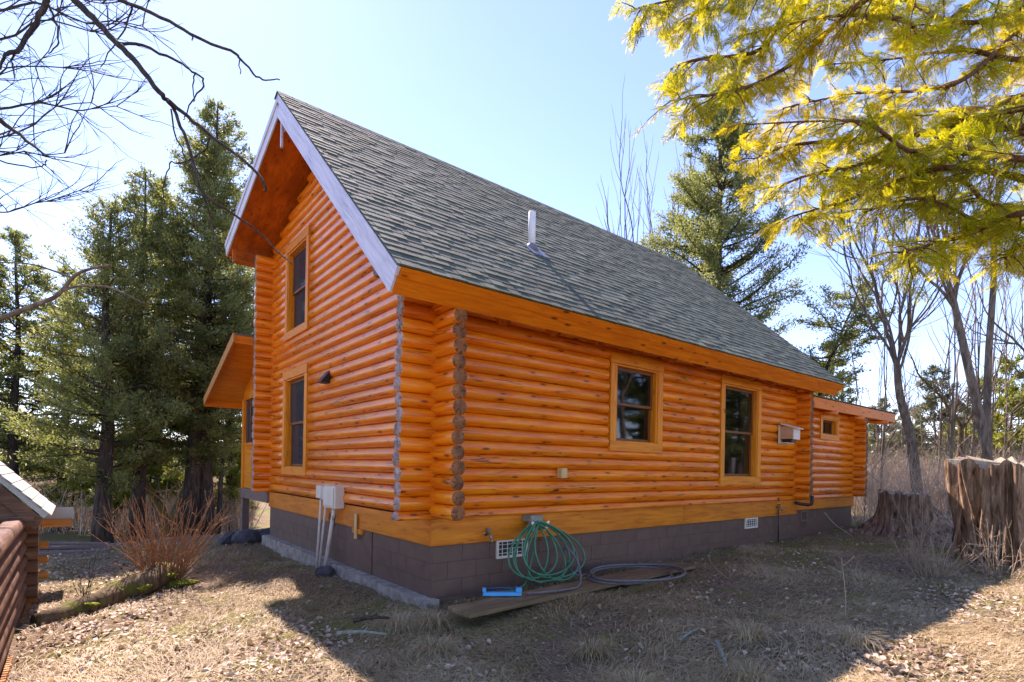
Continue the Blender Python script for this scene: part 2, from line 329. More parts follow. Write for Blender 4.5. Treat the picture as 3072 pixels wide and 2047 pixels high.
tag(np_mesh('ground', np.stack([GX, GY, GZ], -1).reshape(-1, 3), np.stack([q, q+ny, q+ny+1, q+1], 1), 'ground_soil', smooth=True), kind='structure')
hm = MB(); n = 90; pr_ = []
for i in range(n+1):
    a = R(-40+i*190/n); h = 3+4*math.sin(i*.31)+3*math.sin(i*.83+1)+2*random.random(); r = 260
    pr_.append((3+r*math.cos(a), 3+r*math.sin(a), max(h, .5)+3))
hm.add([(x, y, -12) for x, y, z in pr_]+[(x, y, z) for x, y, z in pr_]+[(3+(x-3)*1.4, 3+(y-3)*1.4, -12) for x, y, z in pr_],
       [(i, i+1, n+2+i, n+1+i) for i in range(n)]+[(n+1+i, n+2+i, 2*n+3+i, 2*n+2+i) for i in range(n)])
tag(hm.build('hills', 'far_hill', smooth=True), kind='structure')

# ------------------------------------------------------------------ the cabin
W_, L_, XE = 6.68, 9.12, 12.38; HC = .1645
EY, EZ, RY, RZ, LY, LZ = -.648, 2.837, 3.53, 6.67, 7.32, 5.50
OG, OG2 = .77, .78
cabin = empty('log_cabin', (0, 0, -.7), 'varnished orange log cabin with steep green-grey shingle roof on a brown block foundation', 'cabin')
sr = (RZ-EZ)/(RY-EY); sl_ = (RZ-LZ)/(LY-RY); NR = np.array([sr, -1])/math.hypot(1, sr); NL = np.array([-sl_, -1])/math.hypot(1, sl_)   # down-pointing normals (y,z)
TH = .27
def under_r(y): return EZ+(y-EY)*sr-TH*math.hypot(1, sr)
def under_l(y): return RZ-(y-RY)*sl_-TH*math.hypot(1, sl_)

LOGN = [0]
def make_log(p, length, axis_, r=.092, half=HC/2, mats=('log_wood', 'log_end'), parent=None, zmin=None, name='log', bow=.004, nseg=18, seg=.4):
    """round log with flattened beds; p is the start of its axis, local +X runs along it"""
    n = nseg; k = max(2, int(length/seg)+1); mb = MB(); LOGN[0] += 1
    rr = r*random.uniform(.97, 1.03); ph = random.random()*9; ang = [2*math.pi*(j+.5)/n for j in range(n)]
    lump = [1+.012*math.sin(3*a+ph) for a in ang]
    rings = [(0, .955), (.010, 1.0)]+[(length*i/k, 1.0) for i in range(1, k)]+[(length-.010, 1.0), (length, .955)]
    for x, sc in rings:
        b1 = bow*math.sin(x*1.3+ph); b2 = 1+.018*math.sin(x*2.1+ph*2)+random.uniform(-.006, .006)
        for a, l in zip(ang, lump):
            yy = math.cos(a)*rr*l*sc*b2; zz = math.sin(a)*rr*l*sc*b2; h = half*.992*(sc if sc < 1 else 1); zz = max(-h, min(h, zz))
            if zmin is not None: zz = max(zz, zmin)
            mb.v.append((x, yy+b1, zz))
    m = len(rings)
    mb.f = [(i*n+j, i*n+(j+1) % n, (i+1)*n+(j+1) % n, (i+1)*n+j) for i in range(m-1) for j in range(n)]; mb.m = [0]*len(mb.f)
    mb.f += [tuple(range(n))[::-1], tuple(range((m-1)*n, m*n))]; mb.m += [1, 1]
    o = mb.build(name, list(mats), parent, True, p, (0, 0, math.pi/2 if axis_ == 'y' else 0))
    return o

# windows: (a0,a1,z0,z1) outer casing; wall 'r' runs along X facing -Y, wall 'g' along Y facing -X
WIN_R = [(2.942, 4.21, 1.174, 2.636), (5.96, 7.44, .646, 2.665)]
WIN_G = [(4.25, 5.66, .69, 2.655), (4.28, 5.62, 3.263, 5.08)]
WIN_E = [(10.22, 11.27, 1.674, 2.30)]
CW = .145
def spans(a0, a1, z, wins):
    """pieces of a log row at height z left over between the window openings"""
    cuts = [(w_[0]-.012, w_[1]+.012) for w_ in wins if z+.07 > w_[2]+CW-.02 and z-.07 < w_[3]-CW+.02]
    cuts.sort(); out = []; a = a0
    for c0, c1 in cuts:
        if c0-a > .05: out.append((a, c0))
        a = max(a, c1)
    if a1-a > .05: out.append((a, a1))
    return out
AX = .04
for k in range(16):                                    # long wall
    z = .316+HC*k
    for a, b in spans(-.43-random.uniform(-.012, .02), L_-.06, z, WIN_R):
        o = make_log((a, AX, z), b-a, 'x', parent=cabin, zmin=-.014 if k == 0 else None, mats=('log_wood', 'log_end_skylit'))
ytop = lambda z: (z+.10+TH*math.hypot(1, sr)-EZ)/sr+EY
yleft = lambda z: RY+(RZ-(z+.10)-TH*math.hypot(1, sl_))/sl_
k = 0
while True:                                            # gable wall
    z = .398+HC*k
    y0 = -.455-random.uniform(-.015, .015) if z < 2.75 else ytop(z)
    y1 = W_+.40 if z < 5.0 else min(yleft(z), W_+.4)
    if y1-y0 < .3: break
    for a, b in spans(y0, y1, z, WIN_G):
        make_log((AX, a, z), b-a, 'y', parent=cabin)
    k += 1
for k in range(30):                                    # rear long wall: corner ends and body
    z = .316+HC*k
    if z < 5.1: make_log((-.36-random.uniform(-.012, .012), W_-.04, z), L_+.3, 'x', parent=cabin, zmin=-.014 if k == 0 else None, mats=('log_wood', 'log_end_skylit'), seg=1.2, nseg=14)
for k in range(15):                                    # far gable wall, its ends stand out past the long wall
    z = .398+HC*k
    make_log((L_-.04, -.335-random.uniform(-.01, .01), z), W_+.3, 'y', parent=cabin, seg=1.4, nseg=14)
for k in range(13):                                    # wing wall
    z = .316+HC*k
    for a, b in spans(L_+.06, XE-.04, z, WIN_E):
        make_log((a, AX, z), b-a, 'x', parent=cabin, zmin=-.014 if k == 0 else None)
for k in range(13):
    z = .398+HC*k
    if z < 2.3: make_log((XE-.04, -.30-random.uniform(-.01, .01), z), 3.9, 'y', parent=cabin, seg=1.4, nseg=14)

def core(name, rows, plane, d0, d1, wins):  # unseen dark lining added behind the logs to keep light from leaking in
    mb = MB()
    for z0, z1, a0, a1 in rows:
        zs = sorted({z0, z1} | {zz for w_ in wins for zz in (w_[2]+CW, w_[3]-CW) if z0 < zz < z1})
        for p, q_ in zip(zs, zs[1:]):
            c = (p+q_)/2; a = a0; pcs = []
            for w_ in sorted(wins):
                if w_[2]+CW < c < w_[3]-CW:
                    pcs.append((a, w_[0]+CW)); a = w_[1]-CW
            pcs.append((a, a1))
            for u, v_ in pcs:
                if v_-u > .01:
                    if plane == 'r': mb.box(u, v_, d0, d1, p, q_)
                    else: mb.box(d0, d1, u, v_, p, q_)
    return mb.build(name, 'interior', cabin)
core('dark_liner', [(.02, 2.72, .06, L_-.08)], 'r', .075, .15, WIN_R)
rows = []; z = .02
while z < 6.3:
    zt = z+.09; a0 = .06 if zt < 2.6 else ytop(zt-.02); a1 = W_-.08 if zt < 5 else min(W_-.08, yleft(zt-.02))
    if a1-a0 > .1: rows.append((z, zt, a0, a1))
    z = zt
core('dark_liner', rows, 'g', .075, .15, WIN_G)
core('dark_liner', [(.08, 2.3, L_+.05, XE-.07)], 'r', .075, .15, WIN_E)
mb = MB(); mb.box(L_-.10, L_-.02, .2, W_-.15, .02, 2.8); mb.prism([(.2, 2.8), (W_-.2, 2.8), (W_-.2, under_l(W_-.2)-.02), (RY, under_r(RY)-.05), (.2, under_r(.2)-.02)], 0, L_-.10, L_-.02)
mb.box(.1, L_-.1, W_-.15, W_-.09, .02, 5.1); mb.box(L_, XE-.05, 3.4, 3.5, .02, 2.5); mb.box(.1, XE-.1, .16, W_-.15, -.02, .03); mb.box(.2, L_-.2, .2, W_-.2, 2.75, 2.80)
mb.build('dark_shell', 'interior', cabin)  # closes the added light-blocking lining on the far sides, with floor and ceiling
# interior things glimpsed through the glass
mb = MB()
for a, b, z0, z1 in WIN_R+WIN_E:
    mb.box(a+.1, b-.1, 1.6, 1.63, z0-.3, z1-.05)
for a, b, z0, z1 in WIN_G: mb.box(1.5, 1.53, a-.2, b+.2, z0-.2, z1)
mb.build('room_partition', 'curtain', cabin)

def window(plane, a0, a1, z0, z1, glass, small=False, out=.064):
    mid = (a0+a1)/2
    def bx(mb, a, b, d0, d1, p, q_, mi=None):         # d = distance outward from the wall face
        if plane == 'r': mb.box(a, b, -d0, -d1, p, q_, mi)
        else: mb.box(-d0, -d1, a, b, p, q_, mi)
    loc = (mid, 0, z0) if plane == 'r' else (0, mid, z0)
    cw = CW if not small else .125
    sill = MB(); bx(sill, a0+cw-.03, a1-cw+.03, .035, -.10, z0+cw-.014, z0+cw+.014)
    win = sill.build('window', 'trim_wood', cabin, bevel=.004)
    def part(nm, mat, *b, bevel=.004):
        mb = MB(); bx(mb, *b); return mb.build(nm, mat, win, bevel=bevel)
    part('casing_board', 'trim_wood', a0, a1, out, -.06, z0, z0+cw); part('casing_board', 'trim_wood', a0-.004, a1+.004, out+.003, -.06, z1-cw-.01, z1)
    part('casing_board', 'trim_wood_z', a0+.003, a0+cw-.012, out-.003, -.06, z0+cw+.001, z1-cw-.012); part('casing_board', 'trim_wood_z', a1-cw+.012, a1-.003, out-.003, -.06, z0+cw+.001, z1-cw-.012)
    i0, i1, p, q_ = a0+cw-.012, a1-cw+.012, z0+cw, z1-cw-.01
    part('jamb', 'trim_wood_z', i0+.001, i0+.028, out-.02, -.12, p+.016, q_-.001); part('jamb', 'trim_wood_z', i1-.028, i1-.001, out-.02, -.12, p+.016, q_-.001); part('jamb', 'trim_wood', i0+.03, i1-.03, out-.02, -.12, q_-.03, q_-.002)
    i0 += .03; i1 -= .03; p += .018; q_ -= .032; m = (p+q_)/2
    if small:
        part('pane', glass, i0, i1, -.075, -.08, p, q_, bevel=0)
        for b in ((i0, i0+.03, -.05, -.10, p, q_), (i1-.03, i1, -.05, -.10, p, q_), (i0+.03, i1-.03, -.05, -.10, p, p+.03), (i0+.03, i1-.03, -.05, -.10, q_-.03, q_)): part('sash_rail', 'sash_wood', *b)
        return win
    for lo, hi, d in ((m-.02, q_, -.03), (p, m+.02, -.06)):          # upper sash stands forward of the lower
        part('pane', glass, i0+.02, i1-.02, d-.012, d-.016, lo+.02, hi-.02, bevel=0)
        for b in ((i0, i0+.042, d, d-.028, lo, hi), (i1-.042, i1, d, d-.028, lo, hi), (i0+.042, i1-.042, d-.001, d-.027, lo, lo+.042), (i0+.042, i1-.042, d-.001, d-.027, hi-.042, hi)):
            part('sash_rail', 'sash_wood', *b, bevel=.003)
    return win
for wn in WIN_R: window('r', *wn, 'window_glass')
for wn in WIN_G: window('g', *wn, 'screen_glass', out=.070)
window('r', *WIN_E[0], 'window_glass', True)
mb = MB(); mb.tube([(6.045, -.06, 2.02), (6.045, -.075, 2.02), (6.045, -.09, 2.00), (6.045, -.078, 1.965)], .008, 6); mb.build('hook', 'wire', cabin, True)

# skirt boards
def bpart(nm, mat, b, parent=cabin, bevel=.004):
    mb = MB(); mb.box(*b); return mb.build(nm, mat, parent, bevel=bevel)
def bpart_l(nm, mat, b, parent=cabin, bevel=.004):     # long board along Y: local X follows the board so the grain does
    x0, x1, y0, y1, z0, z1 = b; mb = MB(); mb.box(0, y1-y0, -x1, -x0, z0, z1); return mb.build(nm, mat, parent, loc=(0, y0, 0), rot=(0, 0, math.pi/2), bevel=bevel)
bpart('skirt_board', 'skirt_wood', (-.018, 4.88, -.022, .03, -.012, .300)); bpart('skirt_board', 'skirt_wood', (4.884, L_+.02, -.021, .03, -.012, .300))
bpart_l('skirt_board', 'skirt_wood', (-.024, .03, .012, 3.6, -.010, .300)); bpart_l('skirt_board', 'skirt_wood', (-.023, .03, 3.604, W_+.01, -.010, .300))
bpart('skirt_board', 'skirt_wood', (L_+.03, XE+.01, -.012, .03, .062, .300)); bpart_l('skirt_board', 'skirt_wood', (XE-.02, XE+.02, .0, 3.5, .062, .30))

# foundation of painted blocks
fnd = MB(); fnd.box(.015, L_-.02, .015, .16, -.9, -.005); fnd.box(.015, .16, .165, W_-.02, -.9, -.005); fnd.box(L_-.01, XE-.02, .035, .17, -.9, .055); fnd.box(XE-.16, XE-.022, .2, 3.4, -.9, .055); fnd.box(.3, L_, W_-.2, W_-.1, -.9, -.01)
foundation = fnd.build('foundation', 'painted_mortar', cabin)
BW, BH, J = .406, .2025, .004
mbk = MB(); mbk.box(0, BW-J, 0, .05, 0, BH-J); BLOCK = None
PANEL = (1.60, 2.50)
def blocks(a0, a1, ztop, rows, plane, off_, holes=()):
    global BLOCK
    for r_ in range(rows):
        z = ztop-BH*(r_+1); a = a0-(BW/2 if r_ % 2 else 0)
        while a < a1-.02:
            s0, s1 = max(a, a0), min(a+BW-J, a1)
            segs = [(s0, s1)]
            for h0, h1, hz0, hz1 in holes:
                if z+BH > hz0+.03 and z < hz1-.03:
                    segs = [t for u, v_ in segs for t in ((u, min(v_, h0)), (max(u, h1), v_)) if t[1]-t[0] > .025]
            for u, v_ in segs:
                mb = MB(); dz = random.uniform(0, .0025)
                if plane == 'r': mb.box(0, v_-u, -dz, .03, 0, BH-J); mb.build('block', 'painted_block', foundation, loc=(u, off_, z), bevel=.003)
                else: mb.box(0, v_-u, -.03, dz, 0, BH-J); mb.build('block', 'painted_block', foundation, loc=(off_, u, z), rot=(0, 0, math.pi/2), bevel=.003)
            a += BW
blocks(.018, L_-.01, -.012, 4, 'r', .010, [(.93, 1.42, -.24, .02), (6.98, 7.44, -.21, .02)])
blocks(.012, W_, -.012, 3, 'g', .010, [(PANEL[0], PANEL[1], -.7, .1)])
blocks(L_+.0, XE, .058, 4, 'r', .030, [(9.42, 9.75, -.2, .1)])
mb = MB(); y = -.08                                     # cast footing under the gable wall, rough
ys = np.linspace(-.10, W_+.02, 60); top = []; bot = []
for yy in ys:
    j = random.uniform(-.012, .012); e = random.uniform(-.010, .010)
    top.append(((-.125+j, yy, -.612+e), (.05, yy, -.606))); bot.append(((-.150+j, yy, -1.0), (.05, yy, -1.0)))
n = len(ys); vs = [p for t in top for p in t]+[p for t in bot for p in t]; o2 = 2*n
fs = [(2*i, 2*i+1, 2*i+3, 2*i+2) for i in range(n-1)]+[(2*i, 2*i+2, o2+2*i+2, o2+2*i) for i in range(n-1)]+[(0, o2, o2+1, 1), (2*n-2, 2*n-1, o2+2*n-1, o2+2*n-2)]
mb.add(vs, fs); mb.build('footing', 'concrete', cabin)
bpart('access_panel', 'painted_block', (-.004, .03, PANEL[0]+.014, PANEL[1]-.004, -.60, -.014), bevel=.002)
bpart('latch_block', 'skirt_wood', (-.040, -.005, 1.87, 2.21, -.085, -.013)); bpart('latch_stick', 'fresh_wood', (-.062, -.041, 2.02, 2.085, -.155, .20))

def crawl_vent(x0, x1, z0, z1, y, mat, dark='vent_dark'):
    v = MB(); v.box(x0, x1, y, y+.05, z0, z1); vo = v.build('crawl_vent', dark, cabin); f = .022
    for b in ((x0-.01, x1+.01, z0-.01, z0+f), (x0-.01, x1+.01, z1-f, z1+.01), (x0-.01, x0+f, z0+f+.001, z1-f-.001), (x1-f, x1+.01, z0+f+.001, z1-f-.001)):
        bpart('frame', mat, (b[0], b[1], y-.016, y+.02, b[2], b[3]), vo, .002)
    for i in range(1, 6): xx = x0+(x1-x0)*i/6; bpart('bar', mat, (xx-.005, xx+.005, y-.009, y-.002, z0+f, z1-f), vo, 0)
    for i in range(1, 4): zz = z0+(z1-z0)*i/4; bpart('bar', mat, (x0+f, x1-f, y-.008, y-.003, zz-.004, zz+.004), vo, 0)
crawl_vent(.93, 1.42, -.232, -.014, -.002, 'vent_white'); crawl_vent(6.98, 7.44, -.205, -.016, -.002, 'vent_white'); crawl_vent(9.43, 9.74, -.185, .035, .02, 'deck_brown')

# roof deck
Eb = np.array([EY, EZ])+NR*TH; Lb = np.array([LY, LZ])+NL*TH
A = np.array([[sr, -1], [-sl_, -1]]); bvec = np.array([sr*Eb[0]-Eb[1], -sl_*Lb[0]-Lb[1]]); Rb = np.linalg.solve(A, bvec)
mb = MB(); mb.prism([(EY, EZ), tuple(Eb), tuple(Rb), tuple(Lb), (LY, LZ), (RY, RZ)], 0, -OG, L_+OG2)
roof = mb.build('roof', 'roof_shingle', cabin)
def slope_board(nm, mat, x0, x1, s0, s1, d0, d1, side='r', bevel=.003, par=None):
    """board lying along the roof slope; s measured up from the eave, d down from the roof top"""
    if side == 'r': o_, t = np.array([EY, EZ]), np.array([1, sr])/math.hypot(1, sr); nn = NR
    else: o_, t = np.array([LY, LZ]), np.array([-1, sl_])/math.hypot(1, sl_); nn = NL
    if nm == 'rake_board':
        sg_ = 1 if side == 'r' else -1; mb = MB(); mb.box(s0, s1, x0, x1, sg_*d0, sg_*d1)
        return mb.build(nm, mat, cabin, loc=(0, o_[0], o_[1]), rot=Matrix(((0, 1, 0), (t[0], 0, t[1]), (t[1], 0, -t[0]))).to_euler(), bevel=bevel)
    P = [o_+t*s+nn*d for s, d in ((s0, d0), (s1, d0), (s1, d1), (s0, d1))]
    mb = MB(); mb.prism([tuple(p) for p in P], 0, x0, x1); return mb.build(nm, mat, par or cabin, bevel=bevel)
SLR = math.hypot(RY-EY, RZ-EZ); SLL = math.hypot(LY-RY, LZ-RZ)
# eave fascia (two boards) square to the slope, rake boards on the gable end, soffits
for a, b in ((-OG, 2.9), (2.903, 6.4), (6.403, L_+OG2)): slope_board('fascia_board', 'fascia_wood', a, b, -.034, -.002, .014, .118)
for a, b in ((-OG, 4.25), (4.254, 7.8), (7.803, L_+OG2)): slope_board('fascia_board', 'fascia_wood', a, b, -.024, -.0025, .120, .300)
for side, SL in (('r', SLR), ('l', SLL)):
    for x0, x1 in ((-OG-.045, -OG-.003), ):
        slope_board('rake_board', 'weathered_rake', x0, x1, -.02, SL-.0, .020, .115, side); slope_board('rake_board', 'weathered_rake', x0+.014, x1, -.01, 1.30, .118, .300, side); slope_board('rake_board', 'weathered_rake', x0+.016, x1, 1.304, SL-.12, .118, .300, side)
    slope_board('rake_board', 'fascia_wood', L_+OG2+.003, L_+OG2+.04, -.02, SL-.02, .02, .115, side); slope_board('rake_board', 'fascia_wood', L_+OG2+.003, L_+OG2+.03, -.01, SL-.12, .118, .300, side)
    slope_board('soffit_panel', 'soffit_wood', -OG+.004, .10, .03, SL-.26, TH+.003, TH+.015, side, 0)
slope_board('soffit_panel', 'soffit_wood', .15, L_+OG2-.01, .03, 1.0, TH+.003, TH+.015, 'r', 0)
slope_board('fascia_board', 'fascia_wood', -OG, L_+OG2, -.03, -.002, .014, .30, 'l')
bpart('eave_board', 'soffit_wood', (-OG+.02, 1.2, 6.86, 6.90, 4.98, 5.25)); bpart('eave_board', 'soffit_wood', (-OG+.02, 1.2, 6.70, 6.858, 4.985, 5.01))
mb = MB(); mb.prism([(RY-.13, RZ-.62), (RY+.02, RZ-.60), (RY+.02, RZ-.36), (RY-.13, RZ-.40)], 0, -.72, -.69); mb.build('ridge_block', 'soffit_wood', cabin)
mb = MB(); mb.box(-.745, -.715, RY+.03, RY+.085, RZ-.80, RZ-.40); mb.build('king_strip', 'weathered_rake', cabin)
mb = MB(); mb.tube([(-.66, .17, 3.04), (-.66+.006, .17, 3.04), (.05, .17, 3.04)], [.075, .085, .085], 14); mb.build('purlin_end', 'sash_wood', cabin, True)
for i in range(11):
    x = .72+i*.83
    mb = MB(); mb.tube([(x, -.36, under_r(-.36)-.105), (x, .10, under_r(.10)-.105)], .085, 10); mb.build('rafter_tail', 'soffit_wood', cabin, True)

# shingles on the slope that shows: each tab a thin wedge, butt edge down
tdir = np.array([1, sr])/math.hypot(1, sr); up_n = -NR
EXPO = .142; pieces = []
s_ = -.022; row = 0
while s_ < SLR-.05:
    x = -OG-.055-(random.random()*.2)
    while x < L_+OG2+.05:
        wd = random.choice([.15, .19, .24]); x0 = max(x, -OG-.055); x1 = min(x+wd, L_+OG2+.05)
        if x1-x0 > .03:
            th = random.choice([.008, .010, .013, .015]); ds = random.choice([0, 0, .004, .008]); pieces.append((x0, x1-.003, s_-ds+random.uniform(-.003, .003), min(EXPO*1.6, SLR-s_), th))
        x += wd
    s_ += EXPO; row += 1
def shingle(x0, x1, s0, ln, th):
    """butt stands up by th, the head dives under the next course"""
    def P(x, s, d): q_ = np.array([EY, EZ])+tdir*s+up_n*d; return (x, q_[0], q_[1])
    lift = .005
    B = [P(x0, s0, .001), P(x1, s0, .001), P(x1, s0+ln, -.002), P(x0, s0+ln, -.002)]; T = [P(x0, s0, lift+th), P(x1, s0, lift+th), P(x1, s0+ln, .0035), P(x0, s0+ln, .0035)]
    return B+T
def sdist(p): q_ = np.array([EY, EZ])+tdir*p[2]; return (p[0]-CAM[0])**2+(q_[0]-CAM[1])**2+(q_[1]-CAM[2])**2
pieces.sort(key=sdist); big = MB()
for i, p in enumerate(pieces):
    P = shingle(*p)
    if i < 300: b = MB(); b.hexa(P); b.build('shingle', 'roof_shingle', roof)
    else: big.hexa(P)
tag(big.build('shingle_field', 'roof_shingle', roof), kind='stuff')
x = -OG-.06
while x < L_+OG2:                                       # ridge caps
    x1 = min(x+.24, L_+OG2+.05); b = MB(); e = .012
    b.prism([(RY-.15, RZ-.15*sr+.014), (RY, RZ+.022), (RY+.15, RZ-.15*sl_+.018), (RY+.15, RZ-.15*sl_+.006), (RY, RZ+.008), (RY-.15, RZ-.15*sr+.002)], 0, x, x1)
    o = b.build('ridge_cap', 'roof_shingle', roof); x += .215
mb = MB()                                              # plumbing vent
vx, vy, vz = 2.144, .858, 4.22
b_ = np.array([vx, vy, vz])
mb.tube([b_+(0, 0, -.15), b_+(0, 0, .54), b_+(0, 0, .545)], [.056, .056, .052], 20, mi=0); vp = mb.build('vent_pipe', 'white_pipe', cabin, True)
mb = MB(); mb.tube([b_+(0, 0, -.06), b_+(0, 0, .05), b_+(0, 0, .06)], [.12, .068, .058], 18); mb.build('boot', 'flashing', vp, True)
def RP(x, s, d): q_ = np.array([EY, EZ])+tdir*s+up_n*d; return (x, q_[0], q_[1])
s0 = (vy-EY)*math.hypot(1, sr)
mb = MB(); mb.hexa([RP(vx-.16, s0-.30, .01), RP(vx+.16, s0-.30, .01), RP(vx+.16, s0+.1, .01), RP(vx-.16, s0+.1, .01), RP(vx-.16, s0-.30, .030), RP(vx+.16, s0-.30, .030), RP(vx+.16, s0+.1, .016), RP(vx-.16, s0+.1, .016)]); mb.build('flashing_plate', 'flashing', vp)

# wing roof: a low pitch, its eave board runs level along X
wy, wz, wsl = -.27, 2.555, .22; wx0, wx1 = L_+.06, 14.4
mb = MB(); mb.prism([(wy, wz), (wy+.02, wz-.10), (4.0, wz+.22*4.58-.10), (4.0, wz+.22*4.58)], 0, wx0, wx1); wr = mb.build('wing_roof', 'roof_shingle', cabin)
bpart('fascia_board', 'fascia_wood', (wx0, wx1, wy-.035, wy-.002, wz-.245, wz-.012)); bpart_l('rake_board', 'fascia_wood', (wx1-.03, wx1-.0, wy+.002, wy+.30, wz-.26, wz-.10))
for x in (wx0+.2+i*.3 for i in range(18)): bpart('shingle', 'roof_shingle', (x-.15, min(x+.146, wx1+.03), wy-.05, wy+.2, wz+.001, wz+.016+random.random()*.006), wr, 0)
for x in (10.3, 11.9, 13.6):
    mb = MB(); mb.tube([(x, wy-.10, wz-.30), (x, .2, wz-.22)], .065, 10); mb.build('rafter_tail', ['log_wood'], cabin, True)
bpart('wing_top_plate', 'soffit_wood', (L_+.1, 14.3, wy+.02, .06, 2.33, 2.35))

# porch on the far side
px_ = -.71
pt, pb = np.array([6.75, 3.54]), np.array([9.9, 2.50]); pd_ = (pb-pt)/np.linalg.norm(pb-pt); pn = np.array([pd_[1], -pd_[0]]); pn = pn if pn[1] < 0 else -pn
mb = MB(); mb.prism([tuple(pt), tuple(pt+pn*.05), tuple(pb+pn*.05), tuple(pb)], 0, px_, 8.6); mb.build('porch_roof', 'roof_shingle', cabin)
mb = MB(); mb.prism([tuple(pt+pn*.01), tuple(pt+pn*.20), tuple(pb+pn*.20+pd_*.02), tuple(pb+pn*.01+pd_*.02)], 0, px_-.035, px_-.002); mb.build('rake_board', 'shed_trim', cabin)
for i in range(14):                                     # tongue and groove soffit boards running along X
    a = .03+i*.235; b = a+.232; q0, q1 = pt+pd_*a, pt+pd_*b
    mb = MB(); mb.prism([tuple(q0+pn*.052), tuple(q0+pn*.066), tuple(q1+pn*.066), tuple(q1+pn*.052)], 0, px_+.002, 3.0); mb.build('soffit_board', 'trim_wood', cabin)
bpart('fascia_board', 'fascia_wood', (px_, 8.6, 9.925, 9.955, 2.28, 2.50)); bpart('fascia_board', 'fascia_wood', (px_-.0, 3, 6.742, 6.765, 3.33, 3.52))
bpart('porch_beam', 'trim_wood', (-.02, 8.4, 8.86, 9.0, 2.42, 2.60))
bpart('porch_post', 'trim_wood_z', (-.06, .08, 8.87, 9.01, .28, 2.42)); bpart('porch_post', 'deck_brown', (-.05, .10, 8.86, 9.02, -1.1, .06))
bpart('porch_post', 'deck_brown', (3.2, 3.35, 8.86, 9.02, -1.1, .06))
bpart_l('wall_panel', 'trim_wood', (-.02, .02, 6.72, 8.865, .30, 1.30)); bpart_l('window_rail', 'trim_wood', (-.045, .04, 6.72, 8.865, 1.302, 1.37)); bpart_l('window_rail', 'trim_wood', (-.04, .04, 6.72, 8.865, 2.40, 2.62))
bpart('pane', 'screen_glass', (-.006, .0, 6.8, 8.8, 1.37, 2.40), bevel=0); bpart('window_rail', 'sash_wood', (-.03, .03, 8.3, 8.36, 1.37, 2.40))
mb = MB(); mb.prism([(6.72, 2.62), (8.86, 2.62), (8.86, 2.72), (6.72, 3.40)], 0, -.02, .02); mb.build('wall_panel', 'trim_wood', cabin)
bpart_l('deck_beam', 'deck_brown', (-.06, .06, W_-.02, 9.05, .062, .29)); bpart('deck', 'deck_brown', (.06, 8.5, W_+.05, 9.0, .20, .27))
bpart('table_rail', 'sash_wood', (.4, 2.0, 8.0, 8.05, -.15, -.11)); bpart('table_leg', 'sash_wood', (1.0, 1.05, 8.0, 8.05, -1.0, .06))

# fittings on the walls
ub = MB(); ub.box(-.185, -.026, 2.53, 3.0, .235, .575); u_ = ub.build('utility_box', 'beige_plastic', cabin, bevel=.018)
bpart('lid', 'beige_plastic', (-.200, -.186, 2.56, 2.97, .27, .55), u_, .006); bpart('meter_base', 'grey_plastic', (-.14, -.05, 3.004, 3.23, .33, .55), u_, .01); bpart('junction_box', 'beige_plastic', (-.15, -.05, 3.235, 3.45, .35, .56), u_, .015)
for (y0, z0, y1, z1, r_) in ((3.34, .36, 3.22, -.85, .021), (3.11, .34, 3.12, -.85, .019), (2.77, .24, 2.90, -.86, .030)):
    b = MB(); b.tube([(-.10, y0, z0), (-.105, y0+(y1-y0)*.1, z0-.12), (-.20, y1, z1)], r_, 12); b.build('conduit', 'conduit', u_, True)
b = MB(); pts = []
for i in range(44): a = i*.45; pts.append((-.10+.02*math.sin(a*.7), 2.84+.085*math.cos(a), .06+.10*math.sin(a)+.03*math.sin(i*.21)))
b.tube(pts, .006, 5); b.build('cable_coil', 'wire', u_, True)
mb = MB(); y0, y1 = 3.17, 3.35; mb.add([(-.05, y0, 2.40), (-.05, y1, 2.40), (-.20, y0-.01, 2.20), (-.20, y1+.01, 2.20), (-.03, y0, 2.19), (-.03, y1, 2.19), (-.03, y0, 2.40), (-.03, y1, 2.40)], [(0, 2, 3, 1), (2, 4, 5, 3), (0, 6, 4, 2), (1, 3, 5, 7), (6, 0, 1, 7), (4, 6, 7, 5)])
mb.build('exhaust_hood', 'hood_black', cabin)
bpart('wood_block', 'fresh_wood', (1.895, 2.005, -.135, -.045, .772, .905))
def tap(x, z, col, name='tap'):
    mb = MB(); mb.tube([(x, -.02, z), (x, -.09, z), (x, -.12, z-.02), (x, -.14, z-.07)], [.016, .018, .017, .014], 10); t = mb.build(name, 'tap_metal', cabin, True)
    b = MB(); b.tube([(x, -.075, z), (x, -.075, z+.045)], .008, 8); b.tube([(x, -.075, z+.045), (x, -.075, z+.06)], .032, 12); b.build('handle', col, t, True)
    b = MB(); b.tube([(x, -.022, z), (x, -.030, z)], .035, 12); b.build('flange', 'brass', t, True); return t
tap(.742, .095, 'tap_metal'); b = MB(); b.tube([(.742, -.14, .03), (.742, -.145, -.01)], .02, 10); b.build('coupling', 'brass', cabin, True)
t2 = tap(8.21, .17, 'black_pipe'); b = MB(); b.tube([(8.21, -.075, .30), (8.21, -.06, .36)], .012, 8); b.build('stem', 'black_pipe', t2, True); b = MB(); b.tube([(8.23, -.05, .12), (8.235, -.055, -.2), (8.232, -.06, -.62)], .013, 8); b.build('feed_pipe', 'black_pipe', t2, True)
mb = MB(); mb.tube([(8.98, -.06, .24), (9.05, -.14, .215), (9.09, -.27, .205), (9.12, -.33, .22), (9.13, -.345, .30), (9.13, -.345, .40)], .034, 12); mb.build('drain_pipe', 'black_pipe', cabin, True)
hg = MB(); hg.box(1.31, 1.52, -.20, -.024, .215, .295); hang = hg.build('hose_hanger', 'hanger_metal', cabin, bevel=.008)
